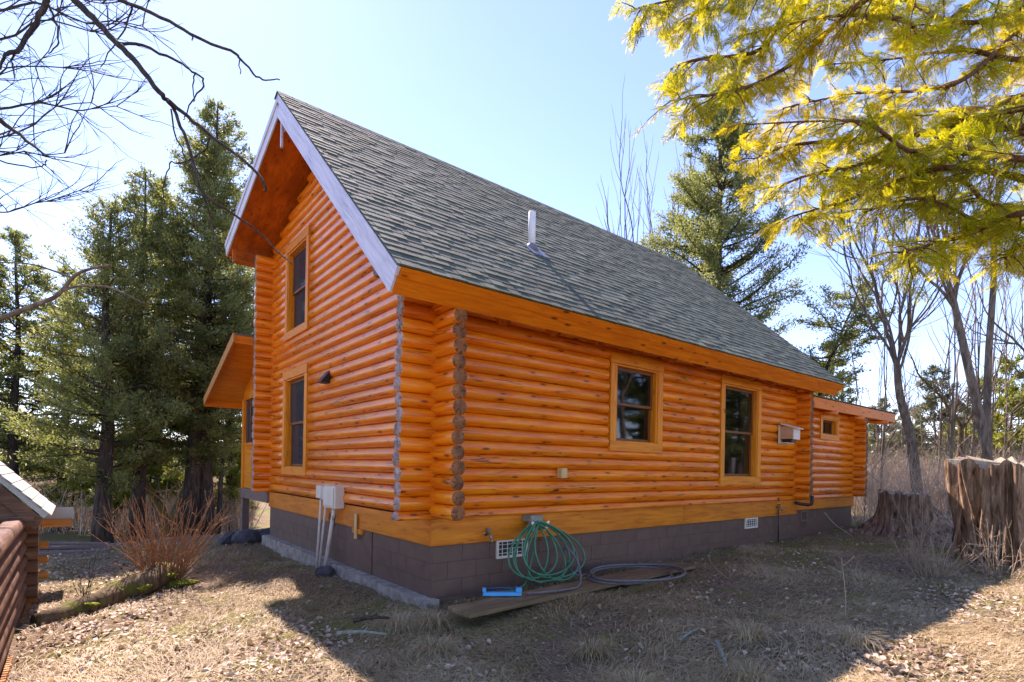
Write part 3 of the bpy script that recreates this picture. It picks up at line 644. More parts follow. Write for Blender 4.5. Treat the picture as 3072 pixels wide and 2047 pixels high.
b = MB(); b.tube([(1.30+.22*i/8, -.17, .13+.075*math.sin(math.pi*i/8)) for i in range(9)], .045, 10); b.build('saddle', 'hanger_metal', hang, True)
for x, lean in ((1.335, -.035), (1.52, .05)):
    b = MB(); b.hexa([(x-.018, -.25, .10), (x+.018, -.25, .10), (x+.018, -.235, .10), (x-.018, -.235, .10), (x+lean-.022, -.255, .225), (x+lean+.022, -.255, .225), (x+lean+.022, -.24, .225), (x+lean-.022, -.24, .225)]); b.build('prong', 'hanger_white', hang, bevel=.006)

# ------------------------------------------------------------------ things by the wall
def mesh_thing(mb, name, mat, label, cat, smooth=False, bevel=0, group=None):
    return tag(mb.build(name, mat, None, smooth, bevel=bevel), label, cat, group)
gp = -.60
mb = MB(); mb.box(-2.1, 2.08, -.19, .19, 0, .045); o = tag(mb.build('plank', 'plank_wood', None, loc=(1.96, -.70, gp+.024), rot=(0, R(-.5), R(2.2)), bevel=.004), 'long weathered board lying on the ground beneath the green hose', 'plank')
mb = MB(); pts = []; T = 7
for k in range(T):
    a = .30+.30*((k*5) % 7)/7; h = .62+.10*((k*3) % 5)/5; xc = 1.43+.10*math.sin(k*2.1)+(k-3)*.055; dy = -.03*((k*4) % 7)/7-.02*k/T
    for i in range(26):
        t = 2*math.pi*i/26; sw = math.sin(t/2)
        x = 1.41+(xc-1.41)*sw*1.5+a*math.sin(t)*(.35+.75*sw); z = max(.185-h*(1-math.cos(t))/2*1.04+.018*(k % 3), -.518+.02*(k % 2)); y = -.19-.06*sw+dy*1.6-.13*sw*sw
        pts.append((x+.02*math.sin(k+t*2), y, z))
for x, y, z in ((1.2, -.30, -.42), (1.0, -.40, -.53), (.75, -.42, -.55), (.55, -.44, -.56)): pts.append((x, y, z))
def smooth_path(P, m=3):
    P = np.array(P, float); out = []
    for i in range(len(P)-1):
        p0, p1, p2, p3 = P[max(i-1, 0)], P[i], P[i+1], P[min(i+2, len(P)-1)]
        for j in range(m):
            t = j/m; out.append(.5*((2*p1)+(-p0+p2)*t+(2*p0-5*p1+4*p2-p3)*t*t+(-p0+3*p1-3*p2+p3)*t**3))
    out.append(P[-1]); return out
mb.tube(smooth_path(pts, 2), .0125, 8)
mesh_thing(mb, 'garden_hose', 'hose_green', 'green garden hose hung in loops over the wall hanger', 'hose', True)
mb = MB(); pts = [(.80, -.73, -.512), (1.0, -.80, -.512), (1.3, -.85, -.512), (1.62, -.78, -.50), (1.78, -.56, -.25), (1.72, -.40, -.10), (1.80, -.34, -.30), (2.0, -.30, -.50)]
for k in range(3):
    for i in range(16):
        t = 2.4-2*math.pi*i/16; rx = .60+.05*math.sin(k*2+t)+.03*k; pts.append((2.66+rx*math.cos(t)*1.15+.05*k, -.72+rx*.78*math.sin(t)-.02*k, -.516+.024*k+.008*math.sin(3*t+k)))
mb.tube(smooth_path(pts, 3), .0145, 8)
mesh_thing(mb, 'rubber_hose', 'hose_grey', 'grey rubber hose coiled on the board and joined to the blue sprinkler', 'hose', True)
sp = empty('lawn_sprinkler', (.56, -.60, -.531), 'bright blue oscillating sprinkler lying on the end of the board', 'sprinkler')
def spart(nm, mat, *b, bevel=.005):
    mb = MB(); mb.box(*b); o = mb.build(nm, mat, None, bevel=bevel, loc=(.56, -.60, -.530), rot=(0, 0, R(-35))); o.parent = sp; o.matrix_parent_inverse = wm(sp).inverted(); return o
spart('base_bar', 'sprinkler_blue', -.215, .215, -.035, .035, 0, .040); spart('end_block', 'sprinkler_blue', .15, .22, -.032, .032, .041, .092); spart('end_block', 'sprinkler_blue', -.22, -.18, -.030, .030, .041, .085)
spart('knob', 'sprinkler_dark', .17, .20, -.015, .015, .093, .105, bevel=.003)
mb = MB(); mb.tube([(-.18, .0, .075), (0, 0, .088), (.15, .0, .075)], .012, 8); o = mb.build('spray_tube', 'sprinkler_dark', None, True, loc=(.56, -.60, -.530), rot=(0, 0, R(-35))); o.parent = sp; o.matrix_parent_inverse = wm(sp).inverted()
bh = empty('bird_feeder', (8.3, -.06, 1.5), 'small pale wooden bird feeder box fixed to the orange logs', 'bird feeder')
def hpart(nm, mat, P):
    mb = MB(); mb.hexa(P); return mb.build(nm, mat, bh, bevel=.004)
hb = lambda x0, x1, y0, y1, z0, z1: [(x0, y0, z0), (x1, y0, z0), (x1, y1, z0), (x0, y1, z0), (x0, y0, z1), (x1, y0, z1), (x1, y1, z1), (x0, y1, z1)]
hpart('back_board', 'bird_pale', hb(8.14, 8.48, -.085, -.058, 1.47, 1.87)); hpart('floor', 'bird_pale', hb(8.15, 8.47, -.24, -.086, 1.485, 1.51)); hpart('side_panel', 'bird_tan', hb(8.17, 8.19, -.34, -.087, 1.58, 1.84)); hpart('side_panel', 'bird_tan', hb(8.43, 8.45, -.34, -.087, 1.58, 1.84))
hpart('front_panel', 'bird_white', hb(8.165, 8.455, -.365, -.342, 1.57, 1.81)); hpart('roof_panel', 'bird_white', [(8.14, -.42, 1.78), (8.48, -.42, 1.78), (8.48, -.10, 1.885), (8.14, -.10, 1.885), (8.14, -.42, 1.80), (8.48, -.42, 1.80), (8.48, -.10, 1.905), (8.14, -.10, 1.905)])
hpart('hopper', 'hood_black', hb(8.22, 8.42, -.30, -.12, 1.515, 1.60))

# ------------------------------------------------------------------ organic helpers
def lump(name, loc, size, mat, seed, label=None, cat=None, group=None, sub=2, rough=.35, parent=None):
    import bmesh
    bm = bmesh.new(); bmesh.ops.create_icosphere(bm, subdivisions=sub, radius=1); r_ = np.random.default_rng(seed)
    k = r_.normal(size=(6, 3))*1.6; ph = r_.random(6)*6
    for v in bm.verts:
        c = np.array(v.co); d = 1+rough*sum(math.sin(float(k[i]@c)+ph[i]) for i in range(6))/4+random.uniform(-.05, .05)*(2 if sub > 3 else 1)
        v.co = Vector((c[0]*size[0]*d, c[1]*size[1]*d, c[2]*size[2]*d))
    me = bpy.data.meshes.new(name); bm.to_mesh(me); bm.free(); me.materials.append(M[mat]); o = link(name, me, parent, loc)
    return tag(o, label, cat, group) if label else o
def rot_about(v, ax, a):
    ax = ax/np.linalg.norm(ax); return v*math.cos(a)+np.cross(ax, v)*math.sin(a)+ax*(ax@v)*(1-math.cos(a))
def grow(mb, p, d, r, length, rmin=.004, up=.05, wob=.16, split=3, spread=(.35, .85), ratio=.68, lvl=0, maxl=6, taper=.72):
    """recursive bare limb"""
    if r < rmin or lvl > maxl: return
    n = max(3, min(7, int(length/.25))); pts = [np.array(p, float)]; d = np.array(d, float); d /= np.linalg.norm(d); rad = [r]; dirs = [d]
    for i in range(n):
        d = d+rng.normal(size=3)*wob*.5+np.array([0, 0, up]); d /= np.linalg.norm(d)
        pts.append(pts[-1]+d*length/n); rad.append(r*(1-(1-taper)*(i+1)/n)); dirs.append(d)
    if r*taper < rmin*1.6: rad[-1] = rmin*.4
    sides = 8 if r > .08 else 5 if r > .02 else 3
    mb.tube(pts, rad, sides, cap=False)
    for j in range(split):
        f = rng.uniform(.3, 1.0) if j < split-1 else 1.0
        i = min(n, int(f*n)); ax = np.cross(dirs[i], rng.normal(size=3)); a = rng.uniform(*spread) if j < split-1 else rng.uniform(0, .3)
        nd = rot_about(dirs[i], ax, a)
        k = ratio*rng.uniform(.75, 1.15)
        grow(mb, pts[i], nd, rad[i]*(k if j < split-1 else .92), length*rng.uniform(.6, .92), rmin, up, wob, split, spread, ratio, lvl+1, maxl, taper)
def leafquads(P, D, ln, wd):
    """kite-shaped leaves: P (n,3) base, D (n,3) direction"""
    n = len(P); D = unit(D); S = unit(np.cross(D, rng.normal(size=(n, 3)))); ln = np.broadcast_to(ln, (n,))[:, None]; wd = np.broadcast_to(wd, (n,))[:, None]
    V = np.stack([P, P+D*ln*.5+S*wd*.5, P+D*ln, P+D*ln*.5-S*wd*.5], 1).reshape(-1, 3)
    return V, np.arange(4*n).reshape(n, 4)
def cedar(name, x, y, H, Rm, label, cb=1.3, trunk_r=.2, dens=1.0, leaf='cedar_leaf', lean=(0, 0), group=None, peak=.35, leafsize=1.0, barky='cedar_bark', cat='tree', droop=.25, seedrot=0):
    z0 = gz1(x, y); root = empty(name, (x, y, z0), label, cat, group)
    tp = []
    for i in range(9):
        t = i/8; tp.append((x+lean[0]*t+.06*math.sin(i*1.3+x), y+lean[1]*t+.06*math.cos(i*1.7+y), z0-.15+(H+.1)*t))
    mb = MB(); rads = [trunk_r*1.35]+[trunk_r*(1-.93*(i/8)) for i in range(1, 9)]; mb.tube(tp, rads, 12)
    mb.build('trunk', barky, root, True); tpa = np.array(tp)
    def tr(t): f = t*8; i = min(int(f), 7); return tpa[i]+(tpa[i+1]-tpa[i])*(f-i)
    lb = MB(); PP = []; DD = []; nb = int(H*17*dens)
    for b in range(nb):
        h = (cb/H)+(1-cb/H)*((b+rng.random())/nb)**1.0*.985; t = (h-cb/H)/(1-cb/H)
        prof = (t/peak)**.5*1.0 if t < peak else ((1-t)/(1-peak))**.62
        prof = max(.10, .55*prof+.45*prof*(0.5+rng.random())) if t < peak else max(.06, prof)
        ln = Rm*prof*rng.uniform(.65, 1.15); az = rng.random()*6.283; o = np.array([math.cos(az), math.sin(az), rng.uniform(-.25, .25)-droop+.5*t])
        p = tr(h); pts = [p]; d = unit(o[None])[0]; ns = 5
        for i in range(ns): d = unit((d+rng.normal(size=3)*.14+np.array([0, 0, .10]))[None])[0]; pts.append(pts[-1]+d*ln/ns)
        r0 = max(.006, .016*ln)*1.2; lb.tube(pts, [r0*(1-.8*i/ns) for i in range(ns+1)], 3, cap=False)
        pa = np.array(pts); nc = max(5, int(ln*17*dens**.3))
        f = rng.uniform(.18, 1.02, nc)**.75*ns; ii_ = np.clip(f.astype(int), 0, ns-1); fr = (f-ii_)[:, None]; c = pa[ii_]+(pa[ii_+1]-pa[ii_])*fr
        k = 13; side = np.repeat(c, k, 0); dirs = np.repeat(unit(pa[ii_+1]-pa[ii_]), k, 0)
        side = side+rng.normal(size=side.shape)*np.array([.085, .085, .06])*(.6+.4*ln)
        PP.append(side); DD.append(dirs*.6+rng.normal(size=side.shape)*.75+np.array([0, 0, .15]))
    lb.build('limbs', barky, root)
    P = np.concatenate(PP); D = np.concatenate(DD); n = len(P)
    V, F = leafquads(P, D, rng.uniform(.05, .14, n)*leafsize*.92, rng.uniform(.02, .045, n)*leafsize*.92)
    np_mesh('crown', V, F, leaf, root); return root
def copy_tree(o, parent=None):
    c = o.copy(); COL.objects.link(c); c.parent = parent
    if parent is not None: c.matrix_parent_inverse = o.matrix_parent_inverse.copy()
    for ch in o.children: copy_tree(ch, c)
    return c
def bare_tree(name, x, y, H, r, label, d=(0, 0, 1), mat='grey_bark', group=None, rmin=.006, split=3, maxl=6, spread=(.35, .85), first=None, cat='tree', up=.06, z=None, ratio=.66):
    z0 = gz1(x, y) if z is None else z; root = empty(name, (x, y, z0), label, cat, group); mb = MB()
    pts = first or [(x, y, z0-.2), (x+d[0]*.3*H*.5, y+d[1]*.3*H*.5, z0+H*.16), (x+d[0]*H*.3, y+d[1]*H*.3, z0+H*.32)]
    n = len(pts); mb.tube(smooth_path(pts, 3), list(np.linspace(r*1.2, r*.62, (n-1)*3+1)), 12, cap=False); mb.build('trunk', mat, root, True)
    b = MB(); e = np.array(pts[-1]); dd = e-np.array(pts[-2])
    for j in range(3 if n < 4 else 6):
        nd = rot_about(dd/np.linalg.norm(dd), np.cross(dd, rng.normal(size=3)), rng.uniform(.12, .5)); grow(b, e-dd/np.linalg.norm(dd)*r*.5*j, nd, r*(.56 if j == 0 else .40)*rng.uniform(.75, 1), H*.30, rmin, up, .16, split, spread, ratio, 0, maxl)
    b.build('branches', mat, root, True); return root

# ------------------------------------------------------------------ trees behind and beside
def cpx(u, top, dp, Rm, lb_, cb, tr, dens=.6, **k):
    p = at(u, 1500, dp); H = (1378-top)/FPX*dp+.913-gz1(p[0], p[1]); return cedar(k.pop('name', 'cedar_tree'), p[0], p[1], H, Rm, lb_, cb, tr, dens, **k)
cpx(313, 600, 16, 2.6, 'cedar with a single dark trunk beside the pile of old boards', 1.9, .25, .85, peak=.22, leafsize=1.15, droop=.05)
cpx(415, 500, 17.5, 2.5, 'cedar with a straight dark trunk behind the bare brown shrub', 2.2, .23, .85, peak=.22, leafsize=1.2)
cpx(562, 285, 18.5, 3.0, 'tallest cedar with a thick lichen-spotted trunk left of the porch', 2.8, .30, .95, peak=.25, leafsize=1.25, lean=(.7, -.3))
cpx(614, 420, 18.8, 2.3, 'cedar with a thick trunk close against the tallest cedar', 3.0, .24, .75, peak=.3, leafsize=1.2)
cpx(645, 1000, 19, 1.5, 'thin leaning young cedar just left of the porch post', 2.4, .10, .8, lean=(.75, .3), peak=.35)
for u, top, dp, Rm, lb_ in ((40, 690, 20, 2.8, 'cedar standing behind the small log shed'), (190, 800, 22, 2.7, 'broad cedar between the log shed and the first dark trunk'), (470, 520, 24, 2.6, 'tall slim cedar rising behind the two dark trunks'), (690, 620, 23, 2.5, 'cedar seen past the porch roof'), (-170, 650, 20, 2.8, 'cedar at the edge of the yard beyond the log shed')):
    cpx(u, top, dp, Rm, lb_, 1.5, .2, .62, peak=.28, leafsize=1.5)
for u, top, dp, lb_ in ((455, 1300, 21, 'low sunlit young cedar between the two crooked mossy trunks and the lone trunk'), (345, 1330, 20, 'low sunlit young cedar showing between the first two dark trunks'), (690, 1290, 21, 'low sunlit young cedar beside the porch post'), (215, 1340, 21, 'low sunlit young cedar over the pile of old boards')):
    cpx(u, top, dp, 1.4, lb_, .9, .06, .9, name='young_cedar', leaf='young_cedar_leaf', leafsize=1.4)
for u, v, dp, l in ((500, 1605, 18.6, (-.7, .1)), (520, 1600, 19.2, (.5, .3))):
    p = at(u, v, dp); z0 = gz1(p[0], p[1]); mb = MB(); mb.tube(smooth_path([(p[0], p[1], z0-.1), (p[0]+l[0]*.2, p[1], z0+1.0), (p[0]+l[0]*1.0, p[1]+l[1], z0+2.1), (p[0]+l[0]*1.1, p[1]+l[1], z0+3.6)], 4), list(np.linspace(.2, .08, 13)), 10)
    root = empty('cedar_tree', (p[0], p[1], z0), 'crooked mossy cedar trunk curving '+('towards the lone dark trunk' if l[0] < 0 else 'towards the paired trunks'), 'tree'); mb.build('trunk', 'mossy_bark', root, True)
# big cedar behind the roof
p = at(2143, 1500, 21); cedar('cedar_tree', p[0], p[1], 16.6, 3.5, 'tall pointed cedar rising behind the cabin roof', 4.5, .28, .85, peak=.22, leafsize=1.35, droop=.1)
p = at(2330, 1500, 19.5); cedar('cedar_tree', p[0], p[1], 8.4, 1.9, 'leaning cedar showing over the low end of the roof', 3.0, .14, .5, lean=(2.0, -1.9), peak=.55, leafsize=1.3)
for u, top, dp, lb_ in ((1960, 480, 25, 'slim bare tree showing above the ridge left of the pointed cedar'), (1900, 640, 27, 'thin bare tree lowest on the ridge line')):
    p = at(u, 1480, dp); H = (1410-top)/FPX*dp+2; z0 = gz1(p[0], p[1])
    bare_tree('bare_tree', p[0], p[1], H*.83, .13, lb_, (.02, .02, 1), rmin=.009, first=[(p[0], p[1], z0-.2), (p[0]+.1, p[1], z0+H*.25), (p[0]-.1, p[1]+.1, z0+H*.5)], spread=(.2, .5), up=.16)

# big bare maples to the right
p = at(2762, 1560, 17); q1 = at(2735, 1330, 17); q2 = at(2700, 1190, 17); q3 = at(2690, 1090, 17)
bare_tree('bare_maple', p[0], p[1], 8.2, .14, 'big leafless maple with several grey stems behind the low curved stump', first=[(p[0], p[1], gz1(p[0], p[1])-.2), tuple(q1), tuple(q2), tuple(q3)], rmin=.005, maxl=6, split=4, spread=(.25, .75), up=.07, ratio=.6)
p = at(2985, 1560, 14); q1 = at(2958, 1350, 14); q2 = at(2900, 1080, 14); q3 = at(2860, 900, 14)
bare_tree('bare_maple', p[0], p[1], 6.0, .115, 'leafless tree with a dark lichened trunk curving up behind the tall jagged stump', first=[(p[0], p[1], gz1(p[0], p[1])-.2), tuple(q1), tuple(q2), tuple(q3)], rmin=.005, maxl=6, split=3, spread=(.25, .7), up=.09)
p = at(2965, 1560, 14.6); q1 = at(2962, 1150, 14.6); q2 = at(2980, 860, 14.6); q3 = at(2985, 640, 14.6)
bare_tree('bare_tree', p[0], p[1], 4.0, .085, 'slender bare tree close beside the curved dark trunk', first=[(p[0], p[1], gz1(p[0], p[1])-.2), tuple(q1), tuple(q2), tuple(q3)], rmin=.006, maxl=4, split=3, up=.1)
p = at(3190, 1560, 16); bare_tree('bare_maple', p[0], p[1], 9, .2, 'leafless maple whose fine crown leans in past the jagged stump', rmin=.008, maxl=6, split=3)
p = at(2876, 1560, 19); z0 = gz1(p[0], p[1]); bare_tree('snag', p[0], p[1], 4.6, .12, 'thin mossy dead snag with a broken top between the two stumps', rmin=.012, maxl=3, split=3, mat='mossy_bark', first=[(p[0], p[1], z0-.2), (p[0], p[1], z0+1.6), (p[0]+.1, p[1], z0+3.1)], ratio=.5)
for u, top, dp, Rm, lf, lb_ in ((2490, 1030, 24, 1.7, 'young_cedar_leaf', 'small sunlit conifer showing over the wing roof'), (2800, 1090, 30, 2.2, 'pale_conifer_leaf', 'greyish conifer seen between the maple and the thin snag'), (2640, 1190, 34, 2.0, 'pale_conifer_leaf', 'pale conifer far behind the wing eave'), (3030, 1070, 23, 2.6, 'young_cedar_leaf', 'yellow-green conifer behind the tall jagged stump'), (2920, 1150, 33, 2.4, 'pale_conifer_leaf', 'hazy conifer between the snag and the curved trunk'), (3170, 1000, 27, 2.6, 'young_cedar_leaf', 'leafy conifer at the edge of the wood past the jagged stump')):
    p = at(u, 1480, dp); H = (1420-top)/FPX*dp+1.5; cedar('conifer', p[0], p[1], H, Rm, lb_, .5, .10, .55, lf, leafsize=1.9, barky='grey_bark', peak=.25)
# saplings: a few shapes, copied
sap = []
for j in range(4):
    root = empty('bare_sapling', (0, 0, 0), 'pale leafless sapling in the brushy wood behind the stumps', 'sapling', 'bare saplings in the wood'); b = MB()
    b.tube([(0, 0, -.2), (.05, .02, 1.0), (.02, -.05, 2.2)], [.026, .021, .016], 6, cap=False); b.build('trunk', 'grey_bark', root, True)
    b = MB(); grow(b, (.02, -.05, 2.2), (.05, 0, 1), .015, 1.5, .0045, .12, .14, 3, (.3, .7), .6, 0, 4)
    for i in range(5): grow(b, (.04, 0, .8+.28*i), rot_about(np.array([0, 0, 1.0]), rng.normal(size=3)*np.array([1, 1, .1]), .8),   .009, .9, .0045, .08, .15, 3, (.3, .8), .65, 2, 4)
    b.build('branches', 'grey_bark', root); sap.append(root)
spots = []
for i in range(64):
    u = random.uniform(2570, 3130); dp = random.uniform(16, 40); spots.append((u, dp))
spots += [(150, 27), (60, 25), (420, 30), (300, 34), (660, 31)]
for i, (u, dp) in enumerate(spots):
    p = at(u, 1500, dp); o = sap[i] if i < 4 else copy_tree(sap[i % 4])
    o.location = (p[0], p[1], gz1(p[0], p[1])); o.rotation_euler = (0, 0, random.random()*6.28); s0 = random.uniform(.9, 2.1); o.scale = (s0, s0, s0)
    if u < 1000: o['label'] = 'pale leafless sapling in the field behind the cedars'; o['group'] = 'bare saplings in the field'

# the wood to the right of the photographer, mirrored in the panes
srcs = [o for o in SC.objects if o.type == 'EMPTY' and o.parent is None and (o.name.startswith('cedar_tree') or o.name.startswith('bare_maple'))]
ced = [o for o in srcs if o.name.startswith('cedar_tree') and len(o.children) > 2]; bm_ = [o for o in srcs if o.name.startswith('bare_maple')]
for i, (px2, py2) in enumerate(((24, -9), (28, -11.5), (31, -14), (21, -13.5), (15, -13), (36, -12), (16.2, -10.4), (18.8, -11.6))):
    o = copy_tree((ced if i % 3 else bm_)[i % (5 if i % 3 else 2)]); o.location = (px2, py2, gz1(px2, py2)); o.rotation_euler = (0, 0, i*1.1)
    o['label'] = 'tree of the wood facing the long wall, mirrored in the window panes'; o['group'] = 'trees mirrored in the panes'
# dry brush and far wood, too much to count
def stems(name, regions, n, label, cat, hmin, hmax, wd, mat='brush_stem', lean=.25, kids=2):
    P = []
    for (u0, u1, d0, d1), wgt in regions:
        m = int(n*wgt); u = rng.uniform(u0, u1, m); dp = d0+(d1-d0)*rng.random(m)**.8
        P.append(CAM+(FW+RT*((u-1536)/FPX)[:, None])*dp[:, None])
    P = np.concatenate(P); P[:, 2] = gz(P[:, 0], P[:, 1]); m = len(P); h = rng.uniform(hmin, hmax, m)
    D = unit(np.stack([rng.normal(size=m)*lean, rng.normal(size=m)*lean, np.ones(m)], 1)); Vs = []; Fs = []; base = 0
    def strip(B, D, ln, w0):
        k = len(B); S = unit(np.cross(D, rng.normal(size=(k, 3)))); c = rng.normal(size=(k, 3))*.12*ln[:, None]
        mid = B+D*ln[:, None]*.55+c*.4; tip = B+D*ln[:, None]+c
        return np.stack([B-S*w0, B+S*w0, mid+S*w0*.7, mid-S*w0*.7, mid-S*w0*.7, mid+S*w0*.7, tip+S*w0*.3, tip-S*w0*.3], 1).reshape(-1, 3), k, mid, tip
    V, k, mid, tip = strip(P, D, h, wd); Vs.append(V); cnt = k
    for j in range(kids):
        f = rng.uniform(.3, .9, m)[:, None]; B = P+D*h[:, None]*f; D2 = unit(D+rng.normal(size=D.shape)*.6); V, k, _, _ = strip(B, D2, h*rng.uniform(.25, .5, m), wd*.6); Vs.append(V); cnt += k
    return tag(np_mesh(name, np.concatenate(Vs), np.arange(cnt*8).reshape(-1, 4), mat), label, cat, kind='stuff')
stems('dry_brush', [((-500, 760, 19.5, 42), 1.0)], 20000, 'band of pinkish dry weeds in the field behind the cedar trunks', 'brush', .9, 1.9, .016)
stems('dry_brush', [((2560, 3300, 14.5, 34), 1.0)], 8500, 'tangled pale dry brush behind the stumps', 'brush', .8, 2.3, .008, lean=.35, kids=4)
fw_p = []; fw_d = []
for i in range(190):
    u = random.choice([random.uniform(-700, 1000), random.uniform(2300, 3500)]); dp = random.uniform(45, 110); p = at(u, 1480, dp); H = random.uniform(3.5, 8)*(1 if u > 2000 else .75); m = 170
    t = rng.random(m)**1.2; r_ = (1-t)*H*.24*rng.random(m)**.5; a = rng.random(m)*6.283
    fw_p.append(np.stack([p[0]+r_*np.cos(a), p[1]+r_*np.sin(a), gz1(p[0], p[1])-.3+t*H], 1)); fw_d.append(np.stack([np.cos(a), np.sin(a), rng.uniform(-.2, 1.2, m)], 1))
P = np.concatenate(fw_p); V, F = leafquads(P, np.concatenate(fw_d), .9, .5); tag(np_mesh('far_wood', V, F, 'pale_conifer_leaf'), 'distant hazy line of mixed trees on the horizon', 'woods', kind='stuff')

# ------------------------------------------------------------------ stumps
def stump(name, loc, rt, rb, h, label, seed, flare, tilt=(0, 0), mat='stump_wood', flutes=9, stretch=(1, 1), sweep=None, rag=1.0):
    r_ = np.random.default_rng(seed); n = 140; rows_ = 26; mb = MB(); ph = r_.random(5)*6.28; fl = r_.uniform(.4, 1, flutes); fp = np.sort(r_.random(flutes)*6.28)
    z0 = gz1(loc[0], loc[1])
    for i in range(rows_):
        t = i/(rows_-1)
        for j in range(n):
            a = 2*math.pi*j/n
            root = sum(f*math.exp(-((math.atan2(math.sin(a-p), math.cos(a-p)))/.24)**2) for f, p in zip(fl, fp))
            rad = rt+(rb-rt)*(1-t)**flare*(.45+.75*root)+rag*(rt*.04*math.sin(flutes*a+ph[0])*(1-.4*t)+rt*.030*math.sin(23*a+ph[1]+t*2)+rt*.024*math.sin(37*a+ph[2]-t))
            x = math.cos(a)*rad*stretch[0]; y = math.sin(a)*rad*stretch[1]; zz = -.12+(h+.12)*t+(tilt[0]*x+tilt[1]*y)*t*t
            if sweep is not None: x += sweep[0]*(1-t)**2.2*max(0, math.cos(a-sweep[2])); y += sweep[1]*(1-t)**2.2*max(0, math.cos(a-sweep[2]))
            if t > .93: zz += rag*(.02*math.sin(9*a+ph[3])+.015*math.sin(31*a))*(t-.93)/.07
            mb.v.append((x, y, zz))
    mb.f = [(i*n+j, i*n+(j+1) % n, (i+1)*n+(j+1) % n, (i+1)*n+j) for i in range(rows_-1) for j in range(n)]; mb.m = [0]*len(mb.f)
    root = empty(name, (loc[0], loc[1], z0), label, 'stump'); mb.build('bark', mat, root, True, loc=(loc[0], loc[1], z0))
    t = MB(); top = mb.v[(rows_-1)*n:]; t.v = [(x*.99, y*.99, z-.004) for x, y, z in top]+[(x*.3, y*.3, (tilt[0]*x+tilt[1]*y)*.3+h-.015) for x, y, z in top]+[(0, 0, h-.02)]
    t.f = [(j, (j+1) % n, n+(j+1) % n, n+j) for j in range(n)]+[(n+j, n+(j+1) % n, 2*n) for j in range(n)]; t.m = [0]*len(t.f); t.build('cut_top', 'stump_top', root, loc=(loc[0], loc[1], z0))
    return root
stump('tree_stump', (11.45, -1.35), .46, 1.15, .96, 'low dark stump with roots sweeping out beside the wing corner', 3, 3.6, (.0, .08), sweep=(1.9, -1.9, R(-45)), rag=1.4)
stump('tree_stump', (9.05, -3.62),   .82, .56, 1.66, 'tall pale jagged stump flaring at its slanted top', 8, 1.3, (.06, .04), 'stump_bark', 13, (1, 1), rag=2.6)
# ragged bark strips of the tall stump
sroot = [o for o in SC.objects if o.name.startswith('tree_stump')][-1]
for j in range(46):
    a = rng.uniform(R(95), R(330)); x, y = 9.05+math.cos(a)*.80, -3.62+math.sin(a)*.80; z0 = gz1(x, y); b = MB(); ln = rng.uniform(.5, 1.5); zb = z0+rng.uniform(0, .3)
    o_ = np.array([math.cos(a), math.sin(a), 0])
    b.tube([np.array([x, y, zb])+o_*.05, np.array([x, y, zb+ln*.5])+o_*rng.uniform(-.02, .02)-o_*.02, np.array([x, y, min(zb+ln, z0+1.6)])+o_*rng.uniform(-.04, .03)], [rng.uniform(.008, .022), .016, .006], 4)
    b.build('bark_strip', 'stump_bark' if j % 3 else 'dry_twig', sroot)

# ------------------------------------------------------------------ small log shed, lower left
sx_, sg = -3.63, -1.0
shed = empty('log_shed', (sx_, 2.4, sg), 'small low brown log shed with a pale mossy shingle roof', 'shed')
hs = .165
for k in range(7):
    z = sg+.10+hs*k+.02
    make_log((sx_-.12, -1.2, z), 5.32+random.uniform(-.02, .03), 'y', .098, hs/2, ('shed_log', 'shed_end'), shed, bow=.002)
    make_log((sx_-1.9, 3.98, z+hs/2-.02), 1.98, 'x', .09, hs/2, ('shed_log', 'shed_end'), shed, bow=.002)
b = MB(); b.box(sx_-1.9, sx_-.10, -1.2, 4.05, sg-.2, .06); b.build('dark_liner', 'interior', shed)
for i in range(60):
    y = .0+i*.068; b = MB(); b.box(sx_-.02, sx_+.015, y, y+.036, gz1(sx_, y)-.05, sg+.06); b.build('slat', 'shed_trim', shed)
gy_ = 3.38; ex = -3.44; rx = -4.75; ez = .23; rz = ez+(ex-rx)*1.08
b = MB(); b.prism([(ex, ez), (rx, rz), (rx-1.31, ez), (rx-1.27, ez-.04), (rx, rz-.06), (ex-.04, ez-.05)], 1, gy_, 5.0); sroof = b.build('roof', 'shed_shingle', shed)
td = np.array([-1, 1.08])/math.hypot(1, 1.08); tn = np.array([1.08, 1])/math.hypot(1, 1.08)
for r_ in range(14):
    y = gy_-.03+(r_ % 2)*-.12
    while y < 5.03:
        y0, y1 = max(y, gy_-.03), min(y+.297, 5.03)
        if y1-y0 > .03:
            def Q(s, d): q_ = np.array([ex, ez])+td*s+tn*d; return q_
            s0 = -.03+r_*.135; a0, a1, c0, c1 = Q(s0, .002), Q(s0+.2, .0), Q(s0, .018), Q(s0+.2, .006)
            b = MB(); b.hexa([(a0[0], y0, a0[1]), (a0[0], y1, a0[1]), (a1[0], y1, a1[1]), (a1[0], y0, a1[1]), (c0[0], y0, c0[1]), (c0[0], y1, c0[1]), (c1[0], y1, c1[1]), (c1[0], y0, c1[1])]); b.build('shingle', 'shed_shingle', sroof)
        y += .30
b = MB(); b.prism([(ex-.05, ez-.06), (rx, rz-.10), (rx, rz-.24), (ex-.12, ez-.20)], 1, gy_+.03, gy_+.06); b.build('rake_board', 'shed_log', shed)
b = MB(); b.prism([(ex-.2, ez-.12), (rx, rz-.2), (rx, ez-.12)], 1, gy_+.07, gy_+.10); b.build('gable_panel', 'shed_log', shed)
b = MB(); b.box(rx, ex-.13, gy_+.01, gy_+.065, ez-.14, ez-.02); b.build('tie_beam', 'shed_log', shed)
b = MB(); b.prism([(5.0, .02), (5.6, -.02), (5.6, .0), (5.0, .20)], 0, -3.95, -3.20); b.build('lean_to_roof', 'shed_shingle', shed)
b = MB(); b.box(-3.80, -3.22, 4.96, 4.995, -.085, .03); b.build('fascia_board', 'shed_trim', shed)
